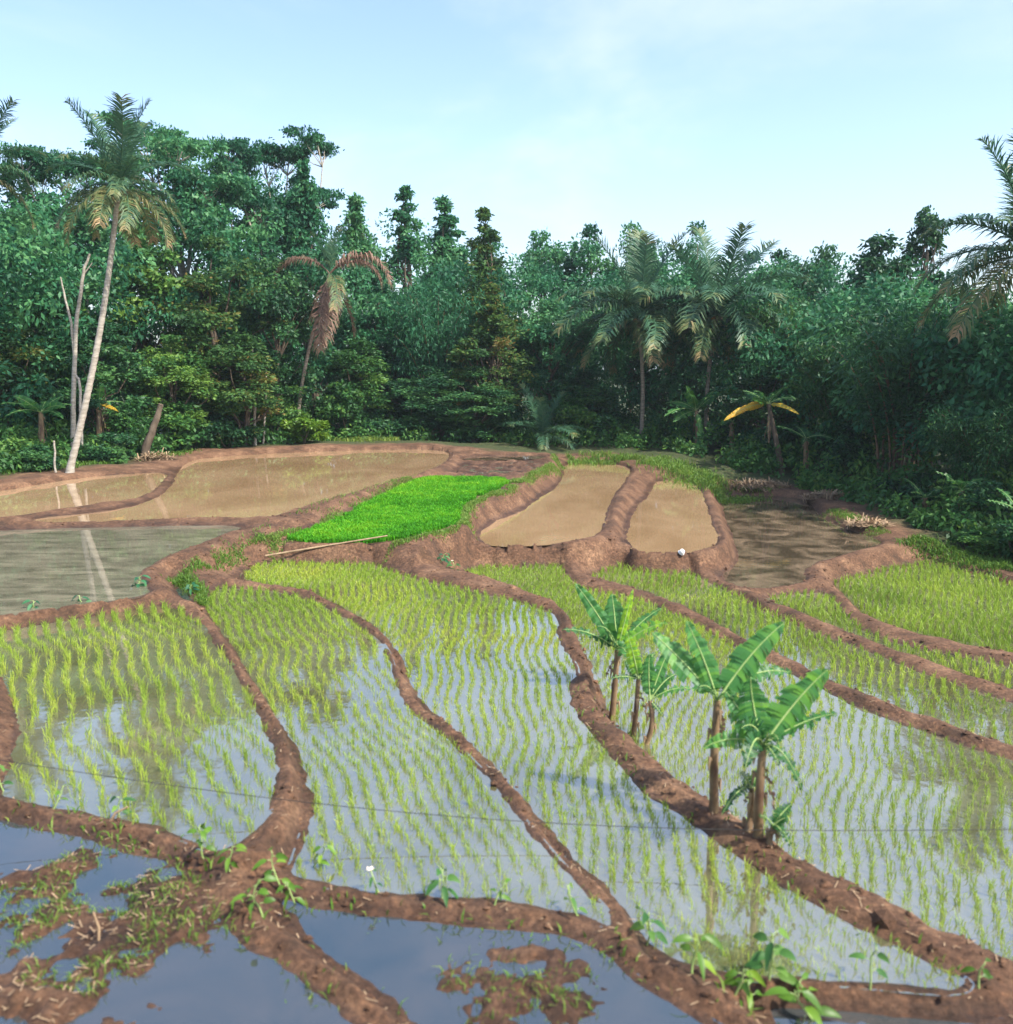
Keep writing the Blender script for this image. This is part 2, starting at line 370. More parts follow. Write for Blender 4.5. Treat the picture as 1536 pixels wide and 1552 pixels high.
# ------------------------------------------------------------------ the terraces
# every field: water level and the outline of its surface as surveyed in the photograph
FIELDS = {
 'A1': (0.86, [(-260,768),(-100,752),(0,744),(50,735),(125,723),(200,717),(257,715),(247,732),(230,748),(190,759),(100,771),(0,786),(-120,800),(-260,815)]),
 'A2': (0.80, [(282,697),(265,720),(258,738),(220,763),(150,776),(55,784),(40,791),(150,790),(225,787),(300,784),(400,785),(425,780),(465,767),(500,757),(575,735),(650,715),(685,695),(682,682),(600,680),(450,685),(350,690)]),
 'B':  (0.68, [(-260,828),(-120,812),(0,802),(200,797),(375,794),(350,807),(300,825),(240,850),(217,865),(215,875),(230,888),(235,899),(200,907),(100,922),(0,937),(-120,955),(-260,975)]),
 'C':  (0.50, [(-40,957),(0,950),(100,937),(233,917),(260,916),(293,935),(310,953),(333,980),(353,1013),(373,1047),(393,1080),(407,1113),(418,1147),(420,1180),(413,1207),(393,1253),(360,1280),(320,1288),(284,1267),(200,1246),(109,1227),(0,1205),(3,1203),(25,1130),(27,1080),(0,1023),(-40,990)]),
 'D':  (0.30, [(324,888),(304,917),(320,937),(345,969),(369,1010),(397,1062),(429,1103),(450,1143),(466,1195),(467,1238),(448,1300),(434,1326),(474,1337),(560,1350),(646,1359),(755,1368),(865,1380),(901,1391),(930,1406),(919,1377),(883,1344),(857,1315),(828,1282),(792,1240),(762,1202),(716,1151),(664,1103),(627,1078),(611,1058),(599,1022),(587,981),(563,957),(522,933),(482,911),(441,899),(381,891)]),
 'E':  (0.15, [(361,870),(401,850),(480,850),(555,850),(571,856),(603,869),(664,883),(724,895),(785,911),(840,926),(849,940),(846,956),(858,986),(879,1016),(865,1040),(864,1064),(876,1088),(900,1115),(930,1145),(976,1195),(1012,1216),(1049,1246),(1122,1297),(1195,1348),(1304,1406),(1413,1457),(1462,1480),(1470,1490),(1455,1500),(1413,1501),(1304,1490),(1195,1484),(1085,1477),(1012,1455),(980,1428),(970,1406),(945,1377),(923,1351),(883,1315),(846,1278),(817,1244),(789,1203),(756,1171),(720,1131),(684,1103),(651,1080),(631,1058),(619,1034),(607,1002),(591,969),(563,947),(530,927),(490,905),(441,893),(381,886)]),
 'F':  (-0.40, [(690,874),(715,862),(740,857),(853,853),(862,876),(884,892),(945,902),(984,913),(1020,929),(1065,949),(1104,973),(1139,991),(1184,1012),(1229,1033),(1300,1072),(1400,1107),(1536,1153),(1700,1200),(2300,1372),(2300,1830),(1700,1570),(1600,1514),(1523,1480),(1486,1463),(1413,1430),(1341,1394),(1268,1362),(1202,1324),(1166,1292),(1139,1270),(1089,1238),(1035,1200),(990,1166),(966,1137),(939,1113),(926,1092),(914,1062),(902,1026),(893,997),(875,970),(868,945),(861,934),(837,920),(785,899),(724,883)]),
 'G':  (-0.60, [(886,874),(942,856),(1025,853),(1056,872),(1094,890),(1124,905),(1154,923),(1199,941),(1244,959),(1300,978),(1400,1019),(1536,1063),(1700,1112),(2300,1290),(2300,1356),(1700,1188),(1536,1139),(1400,1091),(1300,1057),(1274,1041),(1229,1017),(1184,996),(1139,975),(1104,957),(1065,933),(1020,913),(984,897),(945,886),(900,878)]),
 'H':  (-0.80, [(1150,905),(1235,896),(1252,899),(1268,906),(1294,942),(1335,967),(1405,983),(1536,1009),(1700,1038),(2300,1148),(2300,1270),(1700,1098),(1536,1050),(1400,1004),(1300,964),(1244,945),(1199,927),(1170,915)]),
 'I':  (-1.10, [(1256,886),(1293,872),(1388,855),(1410,852),(1536,886),(1700,925),(2300,1066),(2300,1124),(1700,1022),(1536,995),(1405,969),(1340,952),(1303,930),(1276,896)]),
 'J':  (0.62, [(420,822),(450,812),(500,792),(550,767),(600,742),(635,726),(700,724),(778,727),(769,740),(735,752),(708,765),(700,776),(702,795),(650,810),(575,826),(475,825)]),
 'K':  (0.70, [(704,701),(760,699),(819,697),(834,701),(800,714),(775,722),(700,721),(691,717)]),
 'K2': (0.74, [(702,692),(760,690),(819,689),(836,693),(819,695),(760,697),(704,698)]),
 'L':  (0.15, [(853,732),(800,765),(791,773),(722,801),(727,828),(819,827),(903,817),(920,790),(928,757),(945,735),(964,707),(900,700),(853,700)]),
 'M':  (-0.10, [(984,749),(953,777),(945,835),(1014,841),(1070,833),(1096,821),(1081,790),(1070,751),(1053,728),(992,726)]),
 'N':  (-0.65, [(1090,748),(1182,751),(1226,756),(1249,785),(1293,804),(1354,822),(1293,836),(1212,861),(1236,882),(1131,895),(1085,872),(1118,858),(1114,826),(1092,768)]),
 'O':  (0.42, [(-260,1205),(-100,1225),(0,1240),(73,1257),(182,1280),(255,1302),(292,1333),(328,1384),(365,1428),(437,1472),(510,1523),(560,1565),(640,1640),(200,1680),(-260,1680)]),
 'P':  (0.25, [(414,1353),(440,1363),(500,1377),(609,1395),(755,1402),(828,1410),(865,1419),(919,1450),(974,1490),(1060,1539),(1120,1575),(1150,1640),(760,1640),(640,1570),(573,1501),(540,1483),(485,1442),(437,1384)]),
 'Q':  (0.05, [(1158,1508),(1231,1517),(1341,1532),(1450,1543),(1536,1550),(1700,1572),(2300,1640),(2300,1730),(1290,1660),(1200,1580),(1160,1530)]),
 'ditch': (0.36, [(252,868),(262,888),(270,908),(282,914),(296,912),(290,899),(274,886),(262,868)]),
}
NAMES = list(FIELDS)

def chaikin(P, it=2):
    P = np.asarray(P)
    for _ in range(it):
        Q = np.roll(P, -1, 0)
        P = np.stack([P * 0.75 + Q * 0.25, P * 0.25 + Q * 0.75], 1).reshape(-1, 2)
    return P
POLY, LEVEL = [], []
for k in NAMES:
    z, pp = FIELDS[k]
    w = np.array([at(x, y, z)[:2] for x, y in pp])
    w = chaikin(w, 2)
    if k in ('C', 'D', 'E', 'F', 'O', 'P', 'Q'):       # bunds between the near fields stay slim
        e = np.roll(w, -1, 0) - np.roll(w, 1, 0); nn = np.stack([e[:, 1], -e[:, 0]], 1); nn /= np.linalg.norm(nn, axis=1)[:, None] + 1e-9
        if np.sum(w[:, 0] * np.roll(w[:, 1], -1) - np.roll(w[:, 0], -1) * w[:, 1]) < 0: nn = -nn
        w = w + nn * (0.05 if k not in 'DE' else 0.03)
    POLY.append(w); LEVEL.append(z)
LEVEL = np.array(LEVEL)

def inside(P, X, Y):
    r = np.zeros(X.shape, bool)
    x1, y1 = P[:, 0], P[:, 1]; x2, y2 = np.roll(x1, -1), np.roll(y1, -1)
    for a, b, c, d in zip(x1, y1, x2, y2):
        if b == d: continue
        m = ((b > Y) != (d > Y)) & (X < (c - a) * (Y - b) / (d - b) + a)
        r ^= m
    return r
def dist(P, X, Y):
    best = np.full(X.shape, 1e9)
    A = P; B = np.roll(P, -1, 0)
    for (ax, ay), (bx, by) in zip(A, B):
        ex, ey = bx - ax, by - ay; L = ex * ex + ey * ey + 1e-12
        t = np.clip(((X - ax) * ex + (Y - ay) * ey) / L, 0, 1)
        dx = X - ax - t * ex; dy = Y - ay - t * ey
        np.minimum(best, dx * dx + dy * dy, out=best)
    return np.sqrt(best)

def axis_steps(a, b, f):
    v = [a]
    while v[-1] < b: v.append(v[-1] + f(v[-1]))
    return v
fx = list(np.arange(-23.0, -7, 0.1)) + list(np.arange(-7, 7.5, 0.034)) + list(np.arange(7.5, 23.0, 0.1))
ox = axis_steps(23.0, 700, lambda v: 0.12 * (v - 22) + 0.15)
gx = np.array([-v for v in ox[::-1]] + fx[1:] + ox)
gy = np.array([-v for v in axis_steps(4.0, 300, lambda v: 0.25 * v)][::-1] + list(np.arange(-3, 5.6, 0.5))
              + axis_steps(5.8, 64, lambda v: 0.034 if v < 13 else max(0.05, 0.0052 * v)) + axis_steps(64.6, 1200, lambda v: 0.1 * (v - 58)))
GX, GY = np.meshgrid(gx, gy)
shape = GX.shape
fxX, fyY = GX.ravel(), GY.ravel()
nP = len(POLY)
D = np.full((nP, fxX.size), 60.0)
IN = np.zeros((nP, fxX.size), bool)
for i, P in enumerate(POLY):
    lo, hi = P.min(0) - 4.5, P.max(0) + 4.5
    bx = np.maximum(np.maximum(lo[0] + 4.5 - fxX, fxX - hi[0] + 4.5), 0); by = np.maximum(np.maximum(lo[1] + 4.5 - fyY, fyY - hi[1] + 4.5), 0)
    D[i] = np.hypot(bx, by) + 0.5
    s = np.where((fxX > lo[0]) & (fxX < hi[0]) & (fyY > lo[1]) & (fyY < hi[1]))[0]
    D[i][s] = dist(P, fxX[s], fyY[s])
    IN[i][s] = inside(P, fxX[s], fyY[s])
# shoreline wobble
wob = (vnoise(fxX, fyY, 1.1, 1) - 0.5) * 0.10 + (vnoise(fxX, fyY, 4.0, 2) - 0.5) * 0.07 + (vnoise(fxX, fyY, 9.0, 5) - 0.5) * 0.04
LV = LEVEL[:, None]
lvl_in = np.where(IN, LV, -99).max(0)
own = np.where(IN, LV, -99).argmax(0)
is_in = lvl_in > -50
# gap between fields
Dout = np.where(IN, 0.0, D)
order = np.argsort(Dout, axis=0)[:2]
i1, i2 = order
cols = np.arange(fxX.size)
d1, d2 = Dout[i1, cols], Dout[i2, cols]
z1, z2 = LEVEL[i1], LEVEL[i2]
sw = z2 > z1
zh = np.where(sw, z2, z1); zl = np.where(sw, z1, z2)
dh = np.where(sw, d2, d1); dl = np.where(sw, d1, d2)
wdt = d1 + d2
bh = 0.045 + 0.045 * np.clip(wdt, 0, 1.0)
crest = zh + bh
r1 = zh - 0.02 + (bh + 0.02) * ss(np.maximum(dh + wob * 0.6, dh * 0.55) / 0.13)
r2 = zl - 0.02 + (crest - zl + 0.02) * ss((dl + wob * 0.6) / np.clip(wdt * 0.62, 0.12, 1.2))
h_gap = np.minimum(r1, r2)
wgt = 1.0 / (Dout + 0.4) ** 3
base = (wgt * LV).sum(0) / wgt.sum(0) + 0.22
base += 0.5 * (vnoise(fxX, fyY, 0.06, 3) - 0.5) * ss((fyY - 40) / 15) + 0.25 * (vnoise(fxX, fyY, 0.5, 4) - 0.5)
# slope up to the road the camera looks from
emb = np.interp(fyY, [-40, -2, 0, 2, 4, 6.2], [3.6, 3.9, 3.9, 2.7, 1.2, 0.25])
base = np.where(fyY < 6.2, np.maximum(emb, 0.2), base)
far = ss((wdt - 1.6) / 2.4)
h_out = h_gap * (1 - far) + base * far
# inside a field: the bed
din = D[own, cols]
bed = 0.09
h_in = lvl_in - bed * ss((din + wob * 0.8) / 0.22)
ix = {k: NAMES.index(k) for k in NAMES}
def in_field(k): return is_in & (own == ix[k])
f = in_field('J'); h_in = np.where(f, lvl_in + 0.01, h_in)
f = in_field('K'); h_in = np.where(f, lvl_in + 0.02 + 0.16 * (vnoise(fxX, fyY, 2.2, 8) - 0.5) + 0.10 * (vnoise(fxX, fyY, 6, 9) - 0.5), h_in)
# clods standing out of the fallow ponds in front
clod = 0.34 * vnoise(fxX, fyY, 1.5, 6) + 0.36 * vnoise(fxX, fyY, 4.2, 7) + 0.18 * vnoise(fxX, fyY, 10, 8) + 0.12 * vnoise(fxX, fyY, 19, 9)
f = in_field('O')
cO = at(60, 1425, 0.42)
mO = ss((2.15 - np.hypot((fxX - cO.x) / 1.15, (fyY - cO.y) / 1.0)) / 1.2)
h_in = np.where(f, np.maximum(h_in, lvl_in - 0.10 + mO * (clod - 0.29) * 0.40), h_in)
f = in_field('P')
cP = at(790, 1500, 0.25)
mP = ss((1.15 - np.hypot((fxX - cP.x) / 1.0, (fyY - cP.y) / 0.75)) / 0.6)
h_in = np.where(f, np.maximum(h_in, lvl_in - 0.09 + mP * (clod - 0.33) * 0.36), h_in)
H = np.where(is_in, h_in, h_out)
# a bank keeps its own crest where a higher field stands close above a lower one
for i in range(nP):
    near = (~IN[i]) & (D[i] < 1.0) & (H < LEVEL[i]) & is_in
    H = np.where(near, np.maximum(H, LEVEL[i] + 0.06 - np.maximum(D[i] - 0.10 + wob * 0.5, 0) * 1.9), H)
# small relief of the earth (none inside the fields)
rough = (vnoise(fxX, fyY, 5.0, 11) - 0.5) * 0.06 + (vnoise(fxX, fyY, 21.0, 14) - 0.5) * 0.013 + (vnoise(fxX, fyY, 11.0, 12) - 0.5) * 0.035 + (vnoise(fxX, fyY, 1.7, 13) - 0.5) * 0.09
rough = rough * np.where(is_in, 0.25, ss(d1 / 0.12 + 0.25))
H = H + rough
HG = H.reshape(shape)
soft = np.where(is_in, 0.0, 1.0).reshape(shape)
for _ in range(3):
    B = HG.copy()
    B[1:-1, 1:-1] = (HG[1:-1, 1:-1] * 2 + HG[:-2, 1:-1] + HG[2:, 1:-1] + HG[1:-1, :-2] + HG[1:-1, 2:]) / 6
    HG = HG * (1 - soft) + B * soft
H = HG.ravel()

def ground(x, y):
    j = int(np.clip(np.searchsorted(gx, x) - 1, 0, len(gx) - 2)); i = int(np.clip(np.searchsorted(gy, y) - 1, 0, len(gy) - 2))
    a = (x - gx[j]) / (gx[j + 1] - gx[j]); b = (y - gy[i]) / (gy[i + 1] - gy[i])
    return float((HG[i, j] * (1 - a) + HG[i, j + 1] * a) * (1 - b) + (HG[i + 1, j] * (1 - a) + HG[i + 1, j + 1] * a) * b)
def ground_v(x, y):
    j = np.clip(np.searchsorted(gx, x) - 1, 0, len(gx) - 2); i = np.clip(np.searchsorted(gy, y) - 1, 0, len(gy) - 2)
    a = (x - gx[j]) / (gx[j + 1] - gx[j]); b = (y - gy[i]) / (gy[i + 1] - gy[i])
    return (HG[i, j] * (1 - a) + HG[i, j + 1] * a) * (1 - b) + (HG[i + 1, j] * (1 - a) + HG[i + 1, j + 1] * a) * b
def on_ground(px, py, guess=0.3):
    z = guess
    for _ in range(12):
        p = at(px, py, z); z = 0.5 * z + 0.5 * ground(p.x, p.y)
    p = at(px, py, z); p.z = ground(p.x, p.y)
    return p

# overgrown ground outside the terraces
litter = (far * ss((Dout.min(0) - 1.2 + (vnoise(fxX, fyY, 0.7, 15) - 0.5) * 1.6) / 1.6)).astype(np.float32)
litter = np.where(is_in, 0, litter)
litter = np.where((fyY < 6), 0.6, litter)

# faces -> the ground sheet and one bund object between each two fields
ny, nx = shape
idx = np.arange(nx * ny).reshape(ny, nx)
quads = np.stack([idx[:-1, :-1], idx[:-1, 1:], idx[1:, 1:], idx[1:, :-1]], -1).reshape(-1, 4)
q0 = quads[:, 0]
gap_face = (~is_in[q0]) & (far[q0] < 0.35)
pa, pb = np.minimum(i1[q0], i2[q0]), np.maximum(i1[q0], i2[q0])
code = np.where(gap_face, pa * 100 + pb, -1)
V3 = np.stack([fxX, fyY, H], 1)
where_txt = {'A1': 'the brown pond at the left edge', 'A2': 'the wide brown pond', 'B': 'the grey pond', 'C': 'the left rice paddy',
  'D': 'the second rice paddy', 'E': 'the middle rice paddy', 'F': 'the paddy behind the banana plants', 'G': 'the narrow right paddy', 'H': 'the far right strip paddy',
  'I': 'the right edge paddy', 'J': 'the bright green nursery bed', 'K': 'the ploughed mud bed', 'K2': 'the tiny far pond', 'L': 'the middle brown pond',
  'M': 'the small brown pond', 'N': 'the dark pond', 'O': 'the weedy front pond', 'P': 'the front middle pond', 'Q': 'the front right pond', 'ditch': 'the small ditch'}
zwat = np.where(is_in, lvl_in, zl)
wet = 1 - ss((H - zwat - 0.01 + (vnoise(fxX, fyY, 3.0, 51) - 0.5) * 0.06) / 0.09)
wet = np.where(far > 0.5, 0, wet)
def sub_terrain(name, sel):
    q = quads[sel]
    used, inv = np.unique(q, return_inverse=True)
    me = np_mesh(name, V3[used], inv.reshape(q.shape), M['soil'], litter[used], True)
    a = me.attributes.new('wet', 'FLOAT', 'POINT'); a.data.foreach_set('value', wet[used].astype(np.float32))
    return link(name, me)
ids, cnt = np.unique(code, return_counts=True)
rest = np.ones(len(code), bool)
for c, n_ in zip(ids, cnt):
    if c < 0 or n_ < 260: continue
    sel = code == c; rest &= ~sel
    a, b = NAMES[c // 100], NAMES[c % 100]
    o = sub_terrain('earth_bund', sel)
    tag(o, 'brown earth bund between %s and %s' % (where_txt[a], where_txt[b]), None, None, 'structure')
tag(sub_terrain('ground', rest), 'brown muddy ground of the terraces and dark forest floor', None, None, 'structure')

# water surfaces
WKIND = {'A1': 'water_mud', 'A2': 'water_mud', 'B': 'water_grey', 'C': 'water_clear', 'D': 'water_clear', 'E': 'water_clear', 'F': 'water_clear', 'G': 'water_clear',
         'H': 'water_clear', 'I': 'water_clear', 'K2': 'water_dark', 'L': 'water_mud', 'M': 'water_mud', 'N': 'water_dark', 'O': 'water_fore', 'P': 'water_fore', 'Q': 'water_fore', 'ditch': 'water_fore', 'K': 'water_grey'}
import bmesh
for i, k in enumerate(NAMES):
    if k not in WKIND: continue
    P = POLY[i]
    e = np.roll(P, -1, 0) - np.roll(P, 1, 0); nrm = np.stack([e[:, 1], -e[:, 0]], 1); nrm /= np.linalg.norm(nrm, axis=1)[:, None] + 1e-9
    area = 0.5 * np.sum(P[:, 0] * np.roll(P[:, 1], -1) - np.roll(P[:, 0], -1) * P[:, 1])
    if area < 0: nrm = -nrm
    Pw = P + nrm * 0.025
    bm = bmesh.new()
    vs_ = [bm.verts.new((x, y, 0)) for x, y in Pw]
    fc = bm.faces.new(vs_)
    if fc.calc_center_median() is not None and area < 0: fc.normal_flip()
    bmesh.ops.triangulate(bm, faces=bm.faces[:])
    me = bpy.data.meshes.new('water'); bm.to_mesh(me); bm.free()
    me.materials.append(M[WKIND[k]])
    nm = 'paddy_water' if k in 'CDEFGHI' else 'pond_water'
    o = link(nm, me, loc=(0, 0, LEVEL[i] - 0.018))
    tag(o, 'shallow water of ' + where_txt[k], None, None, 'structure')
# ------------------------------------------------------------------ foliage builders
def unit(v): return v / (np.linalg.norm(v, axis=-1, keepdims=True) + 1e-9)
def leaf_quads(c, out, L, W, r, droop=0.35, spread=0.8):
    """diamond leaves at points c, growing along 'out'"""
    n = len(c)
    d = unit(out * 0.6 + r.normal(size=(n, 3)) * spread * 0.55 + np.array([0, 0, -droop]))
    sd = unit(np.cross(d, r.normal(size=(n, 3))))
    l = (L * r.uniform(0.65, 1.25, n))[:, None]; w = (W * r.uniform(0.7, 1.2, n))[:, None]
    return np.stack([c - d * l * 0.5, c + sd * w * 0.5, c + d * l * 0.5, c - sd * w * 0.5], 1)

def clump_leaves(mb, centers, radii, n, L, W, r, flat=0.75, droop=0.35, tint0=0.45, tvar=0.3, spread=0.8):
    for c, rad in zip(centers, radii):
        k = max(20, int(n * r.uniform(0.7, 1.3)))
        u = unit(r.normal(size=(k, 3)))
        lump = 0.75 + 0.35 * np.sin(u[:, :1] * 5 + c[0]) * np.sin(u[:, 1:2] * 5 + c[1])
        p = u * (0.35 + 0.65 * r.random((k, 1)) ** 0.6) * lump * rad * np.array([1, 1, flat])
        t = np.clip(tint0 + r.normal() * tvar * 0.6 + r.normal(size=k) * tvar * 0.7, 0, 1)
        mb.quads(leaf_quads(np.asarray(c) + p, u, L, W, r, droop, spread), t)

def bend_line(a, b, r, n=6, amp=0.05):
    a, b = np.asarray(a, float), np.asarray(b, float)
    t = np.linspace(0, 1, n)[:, None]
    p = a + (b - a) * t
    off = r.normal(size=3) * amp * np.linalg.norm(b - a); off2 = r.normal(size=3) * amp * 0.6 * np.linalg.norm(b - a)
    return p + np.sin(t * np.pi) * off + np.sin(t * 2 * np.pi) * off2

PROTO = {}
def proto(key, kind, H, R, seed, nl, L=0.30, W=0.13, bf=0.25, **kw):
    r = np.random.default_rng(seed)
    cm, tm = MB(), MB()
    if kind == 'broad':
        nc = kw.get('nc', 46); cz = H * (1 + bf) / 2; rz = H * (1 - bf) / 2
        C = []
        for i in range(nc):
            u = unit(r.normal(size=3)); q = r.uniform(0.35, 0.86) ** 0.8
            taper = 1.0 - 0.35 * max(0, u[2])
            C.append((u[0] * R * q * taper, u[1] * R * q * taper, cz + u[2] * rz * q))
        C.append((r.normal() * 0.2, r.normal() * 0.2, H * 0.93))
        tp = kw.get('taper', 0.0)
        if tp: C += [(r.normal() * 0.25, r.normal() * 0.25, H * q) for q in (0.55, 0.62, 0.68, 0.74, 0.79, 0.84, 0.88, 0.92, 0.95)]
        C = [(x * (1 - tp * (z / H) ** 2.2), y * (1 - tp * (z / H) ** 2.2), z) for x, y, z in C]
        rad = [R * r.uniform(0.26, 0.46) * (1 - 0.80 * tp * (c[2] / H) ** 2.2) for c in C]
        clump_leaves(cm, C, rad, nl / len(C), L, W, r)
        tr = bend_line((0, 0, -0.3), (r.normal() * 0.2, r.normal() * 0.2, H * 0.86), r, 9, 0.015)
        tm.tube(tr, np.linspace(H * 0.016 + 0.03, 0.03, 9), 7)
        for i in range(0, len(C), 3):
            f = np.clip(C[i][2] / H - 0.18, 0.15, 0.78); j = tr[0] + (tr[-1] - tr[0]) * f; k = int(f * 8)
            tm.tube(bend_line(tr[k], C[i], r, 5, 0.06), np.linspace(0.075, 0.02, 5), 5)
    elif kind == 'cone':
        tr = bend_line((0, 0, -0.3), (r.normal() * 0.2, r.normal() * 0.2, H * 0.97), r, 9, 0.012)
        tm.tube(tr, np.linspace(0.17, 0.02, 9), 7)
        C, rad = [], []
        z = H * bf
        while z < H * 0.97:
            f = (z / H - bf) / (1 - bf)
            rr = R * (1 - f) ** 0.62 * (0.8 + 0.2 * math.sin(f * 34 + seed)) + 0.16
            for k in range(5 if f < 0.7 else 3):
                a = r.uniform(0, 6.28); q = rr * r.uniform(0.1, 0.72)
                c = (math.cos(a) * q, math.sin(a) * q, z + r.uniform(-0.3, 0.3))
                C.append(c); rad.append(max(0.26, rr * r.uniform(0.36, 0.62)))
                if k < 2: tm.tube(bend_line((0, 0, z - 0.35), c, r, 4, 0.05), np.linspace(0.04, 0.012, 4), 4)
            z += H * 0.036 * r.uniform(0.8, 1.25)
        clump_leaves(cm, C, rad, nl / len(C), L, W, r, 0.6, 0.4)
    elif kind == 'umbrella':
        C, rad = [], []
        fork = np.array([0, 0, H * 0.45])
        tm.tube(bend_line((0, 0, -0.3), fork, r, 6, 0.02), np.linspace(0.26, 0.18, 6), 8)
        for i in range(9):
            a = i * 0.7 + r.uniform(-0.3, 0.3); q = R * r.uniform(0.35, 0.75); zt = H * r.uniform(0.62, 0.97)
            e = np.array([math.cos(a) * q, math.sin(a) * q, zt])
            ln = bend_line(fork, e, r, 7, 0.06); tm.tube(ln, np.linspace(0.13, 0.03, 7), 6)
            for k in range(9):
                b = r.uniform(0, 6.28); s = R * r.uniform(0.12, 0.42)
                c = e + np.array([math.cos(b) * s, math.sin(b) * s, r.uniform(-0.5, 0.35)])
                C.append(c); rad.append(R * r.uniform(0.15, 0.30))
                tm.tube(bend_line(ln[5], c, r, 4, 0.06), np.linspace(0.035, 0.012, 4), 4)
            c = fork + (e - fork) * r.uniform(0.5, 0.8) + r.normal(size=3) * 0.5; C.append(c); rad.append(R * 0.22)
        clump_leaves(cm, C, rad, nl / len(C), L, W, r, 0.34, 0.1, spread=0.9)
    elif kind == 'bush':
        C, rad = [], []
        for i in range(16):
            a = r.uniform(0, 6.28); q = R * r.uniform(0, 0.75) ; z = H * r.uniform(0.15, 0.82) * (1 - 0.35 * q / R)
            C.append((math.cos(a) * q, math.sin(a) * q, z)); rad.append(R * r.uniform(0.26, 0.44))
        clump_leaves(cm, C, rad, nl / len(C), L, W, r, 0.8, 0.3)
        for c in C[:9]:
            tm.tube(bend_line((r.normal() * 0.1, r.normal() * 0.1, -0.2), c, r, 5, 0.07), np.linspace(0.05, 0.012, 5), 5)
    elif kind == 'bamboo':
        for i in range(34):
            a = r.uniform(0, 6.28); b0 = np.array([math.cos(a), math.sin(a), 0]) * r.uniform(0.1, 0.75)
            lean = R * r.uniform(0.15, 1.0); hh = H * r.uniform(0.7, 1.0)
            t = np.linspace(0, 1, 12)[:, None]
            out = np.array([math.cos(a), math.sin(a), 0])
            ln = b0 + np.concatenate([out[:2] * lean * t ** 2.3, hh * (t - 0.13 * (lean / R) * t ** 5)], 1)
            ln[0, 2] = -0.2
            tm.tube(ln, np.linspace(0.05, 0.012, 12), 5)
            for j in range(kw.get('bare', 4), 12):
                c = ln[j] + r.normal(size=3) * 0.25
                k = int(nl / 34 / 8); u = unit(r.normal(size=(k, 3)))
                p = u * r.random((k, 1)) ** 0.5 * np.array([0.75, 0.75, 0.5]) * (0.6 + 0.1 * j)
                cm.quads(leaf_quads(c + p, u * 0.4, L, W, r, 0.75, 0.9), np.clip(0.5 + r.normal() * 0.1 + r.normal(size=k) * 0.15, 0, 1))
    PROTO[key] = (cm.mesh('crown', None), tm.mesh('trunk', None, True), H, R)
    for me in PROTO[key][:2]: me.materials.append(M['bark'])

proto('broad1', 'broad', 14, 3.3, 21, 13000, bf=0.08, L=0.33, W=0.16)
proto('broad2', 'broad', 14, 3.5, 22, 13000, bf=0.14, L=0.33, W=0.16)
proto('broad3', 'broad', 14, 3.0, 23, 13000, bf=0.06, L=0.29, W=0.14)
proto('broad4', 'broad', 14, 3.2, 29, 12000, bf=0.05, L=0.37, W=0.18)
proto('spire1', 'broad', 15, 2.9, 41, 12000, bf=0.05, L=0.30, W=0.14, taper=0.85, nc=64)
proto('spire2', 'broad', 15, 2.9, 42, 12000, bf=0.05, L=0.30, W=0.14, taper=0.8, nc=64)
proto('spire3', 'broad', 15, 3.2, 43, 12000, bf=0.05, L=0.30, W=0.14, taper=0.7, nc=64)
proto('tuft', 'broad', 14, 1.4, 36, 2600, bf=0.72, L=0.30, W=0.15)
proto('umb1', 'umbrella', 17, 5.0, 26, 22000, L=0.26, W=0.13)
proto('umb2', 'umbrella', 17, 5.0, 27, 22000, L=0.26, W=0.13)
proto('bush1', 'bush', 4.0, 2.2, 31, 4200, L=0.26, W=0.13)
proto('bush2', 'bush', 4.0, 2.2, 32, 4200, L=0.30, W=0.15)
proto('bush3', 'bush', 4.0, 2.2, 33, 3400, L=0.36, W=0.17)
proto('bamboo1', 'bamboo', 11, 4.0, 34, 22000, L=0.40, W=0.075)
proto('bamboo2', 'bamboo', 11, 3.6, 35, 22000, L=0.40, W=0.075)
proto('bamboo3', 'bamboo', 11, 2.6, 37, 20000, L=0.38, W=0.075, bare=5)

def set_mat(o, key):
    o.material_slots[0].link = 'OBJECT'; o.material_slots[0].material = M[key]

def plant_tree(name, key, px, py, Y, wpx, label, cat='tree', leaf='leaf_dark', bark='bark', group=None, rz=None):
    cme, tme, Hp, Rp = PROTO[key]
    top = aty(px, py, Y)
    gz = ground(top.x, Y)
    sz = (top.z - gz) / Hp
    sxy = wpx / FOC * Y / cT / (2 * Rp)
    o = empty(name, (top.x, Y, gz), random.uniform(0, 6.28) if rz is None else rz, (sxy, sxy, sz))
    tag(o, label, cat, group)
    set_mat(link('trunk', tme, o), bark)
    set_mat(link('crown', cme, o), leaf)
    return o

T = plant_tree
G_LEFT, G_MID, G_RIGHT = 'trees of the forest edge on the left', 'trees of the forest behind the terraces', 'trees of the forest on the right'
